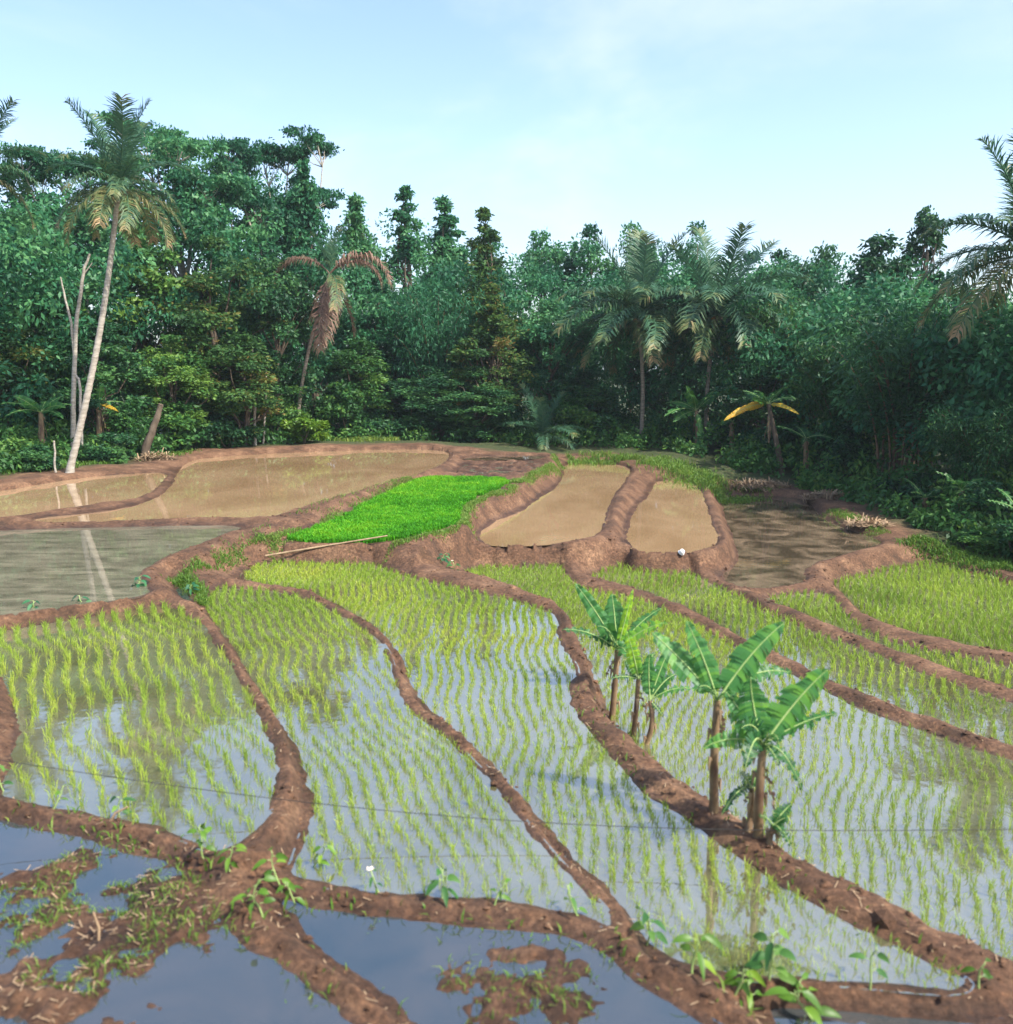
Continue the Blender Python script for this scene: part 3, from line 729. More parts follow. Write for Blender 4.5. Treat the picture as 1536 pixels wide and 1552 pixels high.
# --- the wood on the left
T('umbrella_tree', 'umb1', 268, 168, 62, 250, 'tallest flat-topped tree just right of the tall leaning palm crown', leaf='leaf_teal', group=G_LEFT, bark='bark_pale')
T('umbrella_tree', 'umb2', 415, 188, 66, 190, 'flat-topped tree with a bare branch end, right of the tallest one', leaf='leaf_teal', group=G_LEFT, bark='bark_pale')
T('umbrella_tree', 'umb2', 112, 205, 60, 220, 'flat-topped tree left of the tall leaning palm crown', leaf='leaf_teal', group=G_LEFT, bark='bark_pale')
T('forest_tree', 'broad2', 30, 262, 58, 190, 'leafy tree rising at the left edge below the cut-off palm', leaf='leaf_teal', group=G_LEFT)
T('forest_tree', 'broad1', 350, 262, 60, 170, 'broad dense tree under the flat-topped trees, left of centre', leaf='leaf_teal', group=G_LEFT)
T('forest_tree', 'spire3', 458, 230, 63, 170, 'dark tree on the right shoulder of the tall left wood', leaf='leaf_teal', group=G_LEFT)
T('forest_tree', 'broad4', 215, 335, 55, 180, 'dense tree directly right of the tall palm trunk', leaf='leaf_mid', group=G_LEFT)
T('forest_tree', 'broad3', 320, 345, 54, 190, 'tree with rusty young leaves between the tall palm and dead palm', leaf='leaf_rust', group=G_LEFT)
T('forest_tree', 'broad2', 415, 380, 55, 150, 'dark green tree close left of the dead brown palm', leaf='leaf_dark', group=G_LEFT)
T('forest_tree', 'broad1', 62, 372, 50, 170, 'yellow-green tree left of the tall palm, behind pale forked trunks', leaf='leaf_mid', group=G_LEFT)
T('forest_tree', 'broad3', -10, 440, 46, 180, 'tree with orange leaves cut by the left edge', leaf='leaf_rust', group=G_LEFT)
T('forest_tree', 'broad4', 150, 480, 47, 150, 'lower dark tree behind the middle of the tall palm trunk', leaf='leaf_dark', group=G_LEFT)
T('forest_tree', 'broad1', 255, 500, 50, 150, 'lower glossy tree above the leaning brown stump', leaf='leaf_mid', group=G_LEFT)
T('forest_tree', 'broad4', 360, 500, 52, 150, 'lower tree above the white stones on the field edge', leaf='leaf_rust', group=G_LEFT)
T('forest_tree', 'broad3', 415, 530, 55.5, 120, 'small round tree left behind the dead palm trunk', leaf='leaf_mid', group=G_LEFT)
# --- the wood in the middle
T('conical_tree', 'spire3', 540, 284, 70, 150, 'narrow tree just above and right of the dead palm', leaf='leaf_teal', group=G_MID)
T('conical_tree', 'spire1', 614, 266, 70, 165, 'tallest pointed tree of the middle skyline', leaf='leaf_teal', group=G_MID)
T('conical_tree', 'spire2', 675, 286, 72, 160, 'narrow tree second right of the dead palm skyline gap', leaf='leaf_teal', group=G_MID)
T('conical_tree', 'spire1', 735, 300, 66, 160, 'narrow pointed tree with a rusty tinge in mid picture', leaf='leaf_rust', group=G_MID)
T('forest_tree', 'broad2', 822, 338, 78, 130, 'rounded hazy tree right of the narrow rusty pointed tree', leaf='leaf_teal', group=G_MID)
T('forest_tree', 'broad1', 900, 328, 76, 130, 'rounded tree top left of the twin coconut palms', leaf='leaf_teal', group=G_MID)
T('forest_tree', 'broad2', 965, 328, 74, 120, 'rounded tree top directly behind the left twin palm', leaf='leaf_teal', group=G_MID)
T('forest_tree', 'broad3', 1058, 322, 75, 130, 'tree top between and behind the twin coconut palms', leaf='leaf_teal', group=G_MID)
T('forest_tree', 'broad1', 1135, 372, 76, 140, 'tree top just right of the right twin palm crown', leaf='leaf_teal', group=G_MID)
T('forest_tree', 'broad3', 575, 420, 64, 130, 'tree right of the drooping dead palm fronds', leaf='leaf_teal', group=G_MID)
T('bamboo_clump', 'bamboo1', 660, 425, 63, 190, 'feathery bamboo thicket in the middle of the forest wall', 'bamboo', 'leaf_teal', 'bamboo', G_MID)
T('forest_tree', 'spire2', 745, 420, 61, 160, 'dense leafy tree in front of the narrow rusty pointed tree', leaf='leaf_rust', group=G_MID)
T('forest_tree', 'broad2', 835, 445, 63, 150, 'pale teal tree left of the twin coconut palms', leaf='leaf_teal', group=G_MID)
T('forest_tree', 'broad4', 540, 510, 60, 130, 'bright leafy tree right of the dead palm trunk', leaf='leaf_mid', group=G_MID)
T('forest_tree', 'broad1', 640, 550, 60, 140, 'dark tree standing behind the end of the wide brown pond', leaf='leaf_dark', group=G_MID)
T('forest_tree', 'broad3', 720, 560, 59, 140, 'dark glossy tree above the tiny far pond', leaf='leaf_dark', group=G_MID)
T('forest_tree', 'broad4', 885, 560, 62, 120, 'low tree under the left twin palm fronds', leaf='leaf_dark', group=G_MID)
T('forest_tree', 'broad2', 1022, 470, 66, 150, 'shaded tree between the two twin palm trunks', leaf='leaf_dark', group=G_MID)
# --- the wood on the right
T('forest_tree', 'broad1', 1185, 368, 72, 120, 'far tree top level with the right twin palm crown', leaf='leaf_dark', group=G_RIGHT)
T('forest_tree', 'broad2', 1245, 362, 66, 130, 'rounded dark tree on the right skyline, left of the tallest', leaf='leaf_dark', group=G_RIGHT)
T('forest_tree', 'broad4', 1345, 346, 56, 170, 'tallest rounded tree of the right skyline', leaf='leaf_dark', group=G_RIGHT)
T('slender_tree', 'tuft', 1407, 308, 60, 62, 'thin wispy tree poking above the right skyline', leaf='leaf_dark', group=G_RIGHT)
T('forest_tree', 'broad1', 1430, 400, 50, 150, 'dark tree left of the cut-off palm at the right edge', leaf='leaf_dark', group=G_RIGHT)
T('forest_tree', 'broad2', 1512, 430, 45, 150, 'dark tree under the fronds of the right edge palm', leaf='leaf_dark', group=G_RIGHT)
T('bamboo_clump', 'bamboo2', 1225, 440, 56, 210, 'light green feathery bamboo right of the twin palms', 'bamboo', 'leaf_mid', 'bamboo', G_RIGHT)
T('bamboo_clump', 'bamboo1', 1300, 500, 49, 210, 'feathery bamboo hanging over the dark pond', 'bamboo', 'leaf_mid', 'bamboo', G_RIGHT)
T('bamboo_clump', 'bamboo3', 1382, 440, 42.5, 250, 'tall bamboo clump with bare reddish culms on the right', 'bamboo', 'leaf_dark', 'bamboo', G_RIGHT)
T('forest_tree', 'broad3', 1160, 540, 54, 140, 'shaded tree behind the yellow-tipped banana plant', leaf='leaf_dark', group=G_RIGHT)
T('bamboo_clump', 'bamboo1', 1500, 600, 36, 220, 'low dark bamboo arching at the right edge', 'bamboo', 'leaf_dark', 'bamboo', G_RIGHT)

# --- shrubs along the edge of the wood
G_SH = 'shrubs along the forest edge'
SHRUBS = [
 ('bush1', 20, 640, 41, 120, 'shrub at the left edge under the banana leaves', 'leaf_mid'),
 ('bush3', 60, 668, 39.5, 90, 'broad-leaved shrub beside the thin pale stake', 'leaf_dark'),
 ('bush2', 150, 640, 43.5, 110, 'dark shrub just right of the tall palm foot', 'leaf_dark'),
 ('bush1', 200, 600, 46, 120, 'shrub behind the leaning brown stump', 'leaf_mid'),
 ('bush3', 285, 600, 49.5, 130, 'glossy shrub right of the leaning brown stump', 'leaf_mid'),
 ('bush2', 345, 610, 51, 110, 'shrub directly behind the white stones', 'leaf_dark'),
 ('bush1', 405, 590, 54, 110, 'shrub around the thin pale twin trunks', 'leaf_mid'),
 ('bush3', 462, 618, 54, 80, 'light shrub at the foot of the dead palm', 'leaf_bright'),
 ('bush1', 525, 570, 58, 120, 'bright green shrub right of the dead palm foot', 'leaf_mid'),
 ('bush2', 575, 600, 59, 120, 'dark shrub above the far bund of the wide pond', 'leaf_dark'),
 ('bush1', 640, 610, 59, 120, 'shaded shrub behind the end of the wide pond', 'leaf_dark'),
 ('bush2', 700, 600, 60, 120, 'shaded shrub behind the tiny far pond', 'leaf_dark'),
 ('bush1', 765, 605, 60, 110, 'dark shrub left of the small stemless palm', 'leaf_dark'),
 ('bush3', 880, 590, 60, 110, 'leafy shrub right of the small stemless palm', 'leaf_mid'),
 ('bush1', 935, 610, 60, 120, 'tall shrub in front of the left twin palm trunk', 'leaf_dark'),
 ('bush2', 990, 630, 61, 100, 'low dark shrub between the twin palm feet', 'leaf_dark'),
 ('bush1', 1100, 640, 56, 120, 'dark shrub behind the dark banana plants', 'leaf_dark'),
 ('bush2', 1210, 620, 50, 130, 'black-green shrub at the corner of the dark pond', 'leaf_dark'),
 ('bush1', 1285, 630, 46, 130, 'black-green shrub behind the straw heap', 'leaf_dark'),
 ('bush3', 1335, 720, 39.5, 90, 'shrub with a thin pale stem left of the bananas on the right', 'leaf_dark'),
 ('bush2', 1400, 700, 38, 130, 'low dark shrub under the reddish bamboo culms', 'leaf_dark'),
 ('bush1', 1500, 720, 33.5, 130, 'shrub between the right edge banana plants', 'leaf_dark'),
 ('bush3', 1490, 800, 31, 110, 'low fresh shrub on the right field edge', 'leaf_mid'),
 ('bush3', 1560, 770, 29.5, 120, 'leafy shrub cut by the right edge', 'leaf_dark'),
]
for key, px, py, Y, w, lab, lf in SHRUBS:
    T('forest_shrub', key, px, py, Y, w, lab, 'shrub', lf, 'bark', G_SH)
# low bright herbs along the path of the back edge
G_HB = 'low herb bushes on the back bund'
for key, px, py, Y, w, lab in [
  ('bush3', 960, 684, 56.5, 60, 'low bright herb bush left end of the back row'), ('bush3', 1010, 690, 55.5, 70, 'low bright herb bush behind the small brown pond'),
  ('bush3', 1060, 698, 54.2, 66, 'low bright herb bush right of the one behind the small pond'), ('bush3', 1100, 708, 51.5, 56, 'low bright herb bush at the corner near the brown litter')]:
    T('herb_bush', key, px, py, Y, w, lab, 'bush', 'leaf_bright', 'bark', G_HB)

# --- the far wood that closes the gaps: one mass
mb = MB(); r = np.random.default_rng(77)
def edge_Y(px): return np.interp(px, [-300, 0, 100, 270, 500, 700, 1000, 1120, 1230, 1330, 1400, 1536, 1800], [36, 39, 42, 49, 57, 59, 56.5, 49.5, 45.5, 38.5, 35, 31, 25])
def sky_y(px): return np.interp(px, [-300, 0, 150, 300, 450, 520, 650, 780, 900, 1060, 1200, 1350, 1536, 1800], [255, 255, 212, 200, 222, 285, 285, 330, 335, 335, 365, 352, 405, 405])
for i in range(1900):
    px = r.uniform(-320, 1860); lay = r.uniform(0, 1)
    Y = float(edge_Y(px)) + 4 + 24 * lay ** 1.2
    top = float(sky_y(px)) + 28 + 80 * (1 - lay)
    py = top + (670 - top) * r.random() ** 1.1
    c = aty(px, py, Y)
    rad = r.uniform(0.8, 1.7)
    k = 140; u = unit(r.normal(size=(k, 3)))
    p = u * (0.4 + 0.6 * r.random((k, 1)) ** 0.6) * rad * np.array([1, 1, 0.75])
    mb.quads(leaf_quads(np.array(c) + p, u, 0.36, 0.17, r), np.clip(0.40 + r.normal() * 0.24 + r.normal(size=k) * 0.14, 0, 1))
o = mb.build('distant_wood', M['leaf_teal']); tag(o, 'dense green forest mass behind the single trees', 'forest', None, 'stuff')
# undergrowth mass between the shrubs
mb = MB()
for i in range(900):
    px = r.uniform(-300, 1760); Y = float(edge_Y(px)) - 0.8 + 10 * r.random() ** 1.6
    x = aty(px, 600, Y).x; gz = ground(x, Y)
    back = np.clip((Y - edge_Y(px)) / 9, 0, 1)
    rad = r.uniform(0.35, 0.75) * (1 + 0.8 * back); zc = gz + rad * r.uniform(0.3, 0.9) + back * r.uniform(0, 3.5)
    k = 60; u = unit(r.normal(size=(k, 3)))
    p = u * (0.4 + 0.6 * r.random((k, 1)) ** 0.6) * rad
    mb.quads(leaf_quads(np.array([x, Y, zc]) + p, u, 0.30, 0.13, r), np.clip(0.4 + r.normal() * 0.16 + r.normal(size=k) * 0.14, 0, 1))
o = mb.build('undergrowth', M['leaf_mid']); tag(o, 'tangled green undergrowth along the forest edge', 'undergrowth', None, 'stuff')

# ------------------------------------------------------------------ palms
def frond_mesh(name, L, el0, el1, seed, leaflets=74, lw=0.058, ll=0.95, hang=0.55, tint=0.45, dead=False):
    """frond growing along +x from the origin, rachis bending from el0 to el1"""
    r = np.random.default_rng(seed)
    n = 15; el = np.linspace(0, 1, n) ** 1.3 * (el1 - el0) + el0
    st = L / (n - 1)
    P = np.zeros((n, 3))
    for i in range(1, n): P[i] = P[i - 1] + st * np.array([math.cos(el[i]), 0, math.sin(el[i])])
    P[:, 1] += np.linspace(0, 1, n) ** 2 * r.normal() * 0.15 * L
    lf, ra = MB(), MB()
    ra.tube(P, np.linspace(0.045, 0.008, n), 5)
    ts = np.linspace(0.13, 0.995, leaflets)
    Q, tt = [], []
    for t in ts:
        i = min(int(t * (n - 1)), n - 2); a = t * (n - 1) - i
        p = P[i] * (1 - a) + P[i + 1] * a; tg = unit(P[i + 1] - P[i])
        up = np.array([-tg[2], 0, tg[0]])
        l0 = ll * (0.45 + 0.55 * math.sin(min(1, t * 1.25 + 0.15) * math.pi * 0.78)) * r.uniform(0.7, 1.12)
        if t > 0.85: l0 *= 1 - (t - 0.85) * 3.2
        for sgn in (-1, 1):
            if r.random() < 0.09: continue
            d = unit(np.array([0, sgn, 0]) * r.uniform(0.75, 1.0) + tg * r.uniform(0.5, 0.8) + up * 0.25 + r.normal(size=3) * 0.14)
            m = p + d * l0 * 0.5
            d2 = unit(d + np.array([0, 0, -hang * r.uniform(0.8, 1.6)])); e = m + d2 * l0 * 0.55
            sd = unit(np.cross(d, up)) * lw * 0.5
            tv = np.clip(tint + r.normal() * 0.1 + (0.25 if t > 0.9 else 0), 0, 1)
            Q.append([p - sd * 0.6, p + sd * 0.6, m + sd, m - sd]); tt.append(tv)
            Q.append([m - sd, m + sd, e + sd * 0.12, e - sd * 0.12]); tt.append(tv)
    lf.quads(np.array(Q), np.array(tt))
    key = 'palm_dead' if dead else 'palm_leaf'
    return lf.mesh(name, M[key]), ra.mesh('rachis', M['palm_dead' if dead else 'palm_leaf'], True)

FR = {}
def frond_var(kind, k):
    if (kind, k) in FR: return FR[(kind, k)]
    spec = {'up': (math.radians(74), math.radians(48), 0.25), 'mid': (math.radians(48), math.radians(-28), 0.5),
            'out': (math.radians(22), math.radians(-58), 0.75), 'low': (math.radians(-8), math.radians(-82), 0.9),
            'deadup': (math.radians(35), math.radians(-80), 1.3), 'deadlow': (math.radians(-55), math.radians(-88), 1.2), 'arch': (math.radians(48), math.radians(-88), 1.4)}[kind]
    dead = kind in ('deadup', 'deadlow', 'arch')
    FR[(kind, k)] = frond_mesh('frond', 4.0, spec[0] + 0.1 * (k - 1), spec[1] + 0.12 * (k - 1), 50 + 7 * k + len(FR), hang=spec[2], tint={'up': 0.4, 'mid': 0.42, 'out': 0.5, 'low': 0.72}.get(kind, 0.5), dead=dead)
    return FR[(kind, k)]

def palm(name, base, hub, label, fronds, L=4.0, r0=0.2, r1=0.12, bend=(0.0, 0.0), bark='palm_bark', nuts=True, trunk=True, group=None):
    base, hub = np.array(base, float), np.array(hub, float)
    o = empty(name, base)
    tag(o, label, 'palm tree', group)
    h = hub - base
    if trunk:
        n = 60; t = np.linspace(0, 1, n)[:, None]
        ln = h * t + np.array([bend[0], bend[1], 0]) * np.sin(t * np.pi)
        ln[0, 2] -= 0.3
        rad = np.linspace(r0, r1, n) * (1 + 0.06 * np.cos(np.arange(n) * np.pi)); rad[0] *= 1.5; rad[1] *= 1.2
        m = MB(); m.tube(ln, rad, 9); m.build('trunk', M[bark], o, True)
    for kind, az, s in fronds:
        me, rm = frond_var(kind, random.randint(0, 2))
        f = link('frond', me, o, loc=h, rot=(random.uniform(-0.15, 0.15), 0, math.radians(az)), scale=(s * L / 4, s * L / 4, s * L / 4))
        link('rachis', rm, f)
    if nuts:
        for k in range(5):
            a = k * 1.26; m = MB()
            u = np.array([math.cos(a), math.sin(a), -0.6]) * 0.26
            pts = [u + np.array([0, 0, 0.13 * c]) for c in (1, .7, 0, -.7, -1)]
            m.tube(pts, [0.02, 0.10, 0.125, 0.09, 0.02], 7)
            m.build('coconut', M['fruit' if k % 2 else 'palm_bark'], o, True, loc=h)
    return o
def ring(spec):
    L = []
    for kind, n, off, s in spec:
        for i in range(n): L.append((kind, off + i * 360.0 / n + random.uniform(-9, 9), s * random.uniform(0.88, 1.08)))
    return L

pb = on_ground(105, 716, 0.9)
palm('coconut_palm', pb, aty(180, 285, pb.y + 0.6), 'tall coconut palm with a pale leaning trunk at the left pond',
     ring([('up', 5, 10, 1.05), ('mid', 5, 40, 0.9), ('out', 6, 0, 0.9), ('low', 11, 20, 0.95)]), L=3.3, r0=0.15, r1=0.095, bend=(0.25, 0), bark='bark_pale')
p0 = aty(446, 640, 55); p0.z = ground(p0.x, p0.y)
palm('dying_palm', p0, aty(500, 415, 55), 'dying coconut palm with drooping brown fronds left of centre',
     [('arch', 180, 0.82), ('arch', 8, 0.8), ('arch', -12, 0.95), ('deadlow', 300, 0.85), ('deadlow', 240, 0.95), ('deadlow', 20, 0.75), ('deadlow', 270, 0.6), ('up', 90, 0.45), ('up', 200, 0.5), ('up', 330, 0.55), ('low', 300, 0.7)],
     L=5.0, r0=0.12, r1=0.09, bend=(-0.3, 0), nuts=False, bark='palm_bark')
p0 = aty(972, 650, 58.5); p0.z = ground(p0.x, p0.y)
palm('coconut_palm', p0, aty(968, 482, 58.5), 'left of the twin coconut palms behind the middle pond',
     ring([('up', 4, 10, 0.95), ('mid', 9, 30, 1.0), ('out', 9, 10, 1.05), ('low', 5, 200, 0.9)]), L=5.8, r0=0.15, r1=0.11, bend=(0.2, 0), group='twin coconut palms')
p0 = aty(1072, 650, 57.5); p0.z = ground(p0.x, p0.y)
palm('coconut_palm', p0, aty(1086, 478, 57.5), 'right of the twin coconut palms behind the small brown pond',
     ring([('up', 4, 30, 1.0), ('mid', 9, 10, 1.05), ('out', 9, 0, 1.05), ('low', 4, 250, 0.8)]), L=5.8, r0=0.15, r1=0.11, bend=(-0.2, 0), group='twin coconut palms')
hubR = aty(1562, 385, 36.5); p0 = Vector((hubR.x + 0.6, 37.0, 0)); p0.z = ground(p0.x, p0.y)
palm('coconut_palm', p0, hubR, 'coconut palm cut by the right edge, fronds against the sky',
     ring([('up', 6, 0, 1.0), ('mid', 7, 20, 1.0), ('out', 7, 0, 1.0), ('low', 6, 30, 1.0)]), L=4.6, r0=0.18, r1=0.12)
hubL = aty(-38, 262, 46); p0 = Vector((hubL.x - 0.4, 46, 0)); p0.z = ground(p0.x, p0.y)
palm('coconut_palm', p0, hubL, 'coconut palm cut by the left edge, only frond tips showing',
     ring([('up', 6, 0, 1.0), ('mid', 7, 20, 1.0), ('out', 6, 0, 1.0), ('low', 4, 30, 1.0)]), L=3.6, r0=0.17, r1=0.12)
p0 = aty(822, 672, 57.5); p0.z = ground(p0.x, p0.y)
palm('young_palm', p0, p0 + Vector((0, 0, 0.5)), 'small stemless palm on the far field edge in mid picture',
     [('up', 30, 0.9), ('up', 150, 1.0), ('mid', 180, 0.9), ('mid', 0, 0.9), ('up', 260, 0.8), ('mid', 230, 0.85), ('mid', 310, 0.95), ('out', 270, 0.8), ('out', 330, 0.9)], L=3.6, trunk=False, nuts=False)

# ------------------------------------------------------------------ slender trunks, stump, stake, stones
def trunk_thing(name, paths, label, cat, bark, sides=7):
    base = np.array(paths[0][0][0], float)
    o = empty(name, base); tag(o, label, cat)
    for i, (pts, r0, r1) in enumerate(paths):
        m = MB(); pts = np.array(pts, float) - base
        t = np.linspace(0, len(pts) - 1, 4 * len(pts)); P = np.stack([np.interp(t, np.arange(len(pts)), pts[:, k]) for k in range(3)], 1)
        P += rng.normal(size=P.shape) * r1 * 0.3
        m.tube(P, np.linspace(r0, r1, len(P)), sides); m.build('trunk' if i == 0 else 'branch', M[bark], o, True)
    return o
Yp = 43.5
A = lambda x, y, Y=Yp: tuple(aty(x, y, Y))
def foot(x, Y): p = aty(x, 700, Y); return (p.x, Y, ground(p.x, Y) - 0.1)
trunk_thing('bare_tree', [([foot(110, Yp), A(112, 560), A(118, 470), A(127, 410), A(136, 385)], 0.13, 0.05), ([A(113, 540), A(108, 490), A(97, 445), A(92, 420)], 0.08, 0.03),
    ([A(116, 480), A(124, 420), A(140, 398)], 0.05, 0.02), ([A(112, 565), A(121, 580), foot(124, Yp)], 0.06, 0.07)], 'pale forked slender trunks left of the tall palm trunk', 'tree', 'bark_pale')
trunk_thing('bare_tree', [([foot(388, 52), A(386, 600, 52), A(384, 570, 52), A(383, 520, 52)], 0.09, 0.05)], 'thin pale upright trunk above the stones at the field edge', 'tree', 'bark_pale')
trunk_thing('bare_tree', [([foot(400, 53), A(404, 590, 53), A(402, 545, 53)], 0.06, 0.04)], 'thinner dull trunk right beside the thin pale upright one', 'tree', 'bark_pale')
b = on_ground(215, 692, 0.9)
trunk_thing('leaning_stump', [([(b.x, b.y, b.z - 0.2), A(228, 660, b.y), A(246, 612, b.y + 0.3)], 0.24, 0.13)], 'short leaning brown stump behind the brown pond', 'stump', 'bark')
b = on_ground(83, 716, 0.9)
trunk_thing('stake', [([(b.x, b.y, b.z - 0.2), A(82, 668, b.y)], 0.05, 0.04)], 'thin pale stake left of the tall palm foot', 'stake', 'bark_pale')

def lump(name, loc, size, label, cat, mat, seed):
    bm = bmesh.new(); bmesh.ops.create_icosphere(bm, subdivisions=3, radius=1.0)
    r = np.random.default_rng(seed); ph = r.uniform(0, 6, 6)
    for v in bm.verts:
        c = v.co; k = 1 + 0.16 * math.sin(c.x * 3 + ph[0]) * math.cos(c.y * 3.4 + ph[1]) + 0.10 * math.sin(c.z * 5 + ph[2] + c.x * 4)
        v.co = Vector((c.x * k * size[0], c.y * k * size[1], (c.z * k) * size[2]))
    for f_ in bm.faces: f_.smooth = seed % 2 == 0
    me = bpy.data.meshes.new(name); bm.to_mesh(me); bm.free(); me.materials.append(M[mat])
    o = link(name, me, loc=loc, rot=(0, 0, r.uniform(0, 6))); tag(o, label, cat); return o
for px, py, sz, lab, sd, mt in [(310, 668, (0.34, 0.28, 0.22), 'whitish stone on the field edge left of the pale trunk', 3, 'stone'), (366, 662, (0.2, 0.2, 0.34), 'upright whitish stone on the field edge under the pale trunk', 5, 'stone'),
                            (340, 668, (0.5, 0.3, 0.16), 'flat brownish stone between the two whitish stones', 7, 'straw')]:
    p = on_ground(px, py + 6, 0.9); lump('stone', p + Vector((0, 0, sz[2] * 0.5)), sz, lab, 'stone', mt, sd)
p = on_ground(1033, 852, 0.0); lump('plastic_bag', p + Vector((0, 0, 0.1)), (0.12, 0.09, 0.09), 'small crumpled white bag on the bund of the small brown pond', 'bag', 'white', 9)

def straw_heap(px, py, R, Hh, label, seed, guess, n=420):
    p = on_ground(px, py, guess); r = np.random.default_rng(seed); m = MB(); Q = []
    for i in range(n):
        a = r.uniform(0, 6.28); q = R * math.sqrt(r.random()); z = Hh * (1 - (q / R) ** 2) * r.uniform(0.4, 1)
        c = np.array([math.cos(a) * q, math.sin(a) * q * 0.7, z]); d = unit(np.array([r.normal(), r.normal(), r.normal() * 0.25])) * r.uniform(0.15, 0.4)
        s = unit(np.cross(d, [0, 0, 1])) * 0.02
        Q.append([c - d - s, c - d + s, c + d + s, c + d - s])
    m.quads(np.array(Q), 0.5)
    o = m.build('straw_heap', M['straw'], None, loc=p); tag(o, label, 'straw', 'heaps of dry litter'); return o
straw_heap(1150, 738, 1.6, 0.35, 'heap of dry brown litter behind the corner of the dark pond', 1, -0.4, 700)
straw_heap(1262, 756, 1.3, 0.35, 'heap of dry straw on the right rim of the dark pond', 2, -0.4, 700)
straw_heap(238, 696, 0.9, 0.35, 'small heap of roots and litter at the stump foot', 3, 0.9, 260)
straw_heap(1316, 794, 0.8, 0.08, 'thin spread of dry litter on the right grass path', 4, -0.4, 300)

# ------------------------------------------------------------------ bananas
def bezier(a, b, c, n):
    t = np.linspace(0, 1, n)[:, None]
    return (1 - t) ** 2 * a + 2 * t * (1 - t) * b + t ** 2 * c

def banana_leaf(parent, hub, tip, W, rise=0.25, hint=(0, -0.6, 1.0), tint=0.45, mat='banana_leaf', r=None, tears=0.42, stalk=0.12, n=30):
    hub, tip = np.array(hub, float), np.array(tip, float)
    ln = np.linalg.norm(tip - hub)
    mid = hub * 0.5 + tip * 0.5 + np.array([0, 0, rise * ln]) + r.normal(size=3) * 0.04 * ln
    P = bezier(hub, mid, tip, n)
    tg = unit(np.gradient(P, axis=0)); hint = unit(np.array(hint, float) + r.normal(size=3) * 0.12)
    sd = unit(np.cross(tg, hint)); up = unit(np.cross(sd, tg))
    t = np.linspace(0, 1, n)
    wd = W * 0.5 * np.where(t < stalk, 0.0, np.sin(np.clip((t - stalk) / (1 - stalk), 0, 1) ** 0.62 * np.pi) ** 0.55)
    mb = MB()
    for s in (-1, 1):
        grp = 0.0; vfold = 0.28; pull = 0.0
        for i in range(n - 1):
            if t[i + 1] <= stalk: continue
            if r.random() < tears: grp = r.normal() * 0.34; pull = abs(r.normal()) * 0.16
            def edge(j, f, g=grp):
                lat = wd[j] * f
                return P[j] + s * sd[j] * lat + up[j] * (vfold * lat - 0.9 * lat * lat / max(W, .01) * (1 + 2 * g)) - tg[j] * lat * 0.25 * f
            k = [0, 0.5, 1.0]
            shr = 1 - pull
            V = [edge(i, 0), edge(i, 0.5), edge(i, 1.0 * shr), edge(i + 1, 0), edge(i + 1, 0.5), edge(i + 1, 1.0 * shr)]
            F = [(0, 1, 4, 3), (1, 2, 5, 4)] if s > 0 else [(0, 3, 4, 1), (1, 4, 5, 2)]
            V = [q + up[i] * 0.012 * math.sin(i * 1.7 + s) * (kk % 3) for kk, q in enumerate(V)]
            mb.add(V, F, float(np.clip(tint + r.normal() * 0.07 + 0.10 * math.sin(i * 0.9), 0, 1)))
    o = mb.build('leaf', M[mat], parent)
    rb = MB(); rb.tube(P + up * 0.004, np.linspace(0.015, 0.003, n) * (0.6 + 0.4 * W / 0.35), 5)
    rb.build('midrib', M['banana_rib'], o, True)
    return o

def banana(name, base, top, label, leaves, seed, r0=0.09, r1=0.055, group=None, stem='banana_stem'):
    """leaves: (tip point, width, rise, hint, tint, material)"""
    r = np.random.default_rng(seed)
    base, top = np.array(base, float), np.array(top, float)
    o = empty(name, base); tag(o, label, 'banana plant', group)
    m = MB(); n = 10; t = np.linspace(0, 1, n)[:, None]
    ln = (top - base) * t + np.sin(t * np.pi) * r.normal(size=3) * 0.03; ln[0, 2] -= 0.15
    rad = np.linspace(r0, r1, n); rad[0] *= 1.25
    m.tube(ln, rad, 9); st = m.build('stem', M[stem], o, True)
    for k in range(4):       # dry sheaths along the stem
        i = 2 + 2 * k
        if i >= n - 1: break
        m = MB(); a = r.uniform(0, 6.28); d = np.array([math.cos(a), math.sin(a), 0])
        m.tube([ln[i] + d * rad[i] * 0.8, ln[i] + d * (rad[i] + 0.03) + np.array([0, 0, 0.05]), ln[i] + d * (rad[i] + 0.05) - np.array([0, 0, 0.12])], [0.02, 0.025, 0.006], 5)
        m.build('dry_sheath', M['straw'], st)
    for k in range(1 if r0 < 0.1 else 3):       # dead leaves hanging down the stem
        a = r.uniform(0, 6.28); d = np.array([math.cos(a), math.sin(a) * 0.8, 0]); hh = top - base
        st_ = hh * r.uniform(0.82, 0.97); ln2 = np.linalg.norm(hh) * r.uniform(0.3, 0.55)
        tipd = st_ + d * (r1 + 0.07 + 0.12 * r.random()) + np.array([0, 0, -ln2])
        lf_ = banana_leaf(o, st_, tipd, 0.07 + r1 * 0.9, 0.22, (d[0], d[1], 0.3), 0.5, 'palm_dead', r, 0.7, 0.1, 16)
        lf_.name = 'dead_leaf'
    for tp, W, rise, hint, tint, mt in leaves:
        banana_leaf(o, top - base, np.array(tp, float) - base, W, rise, hint, tint, mt, r)
    return o

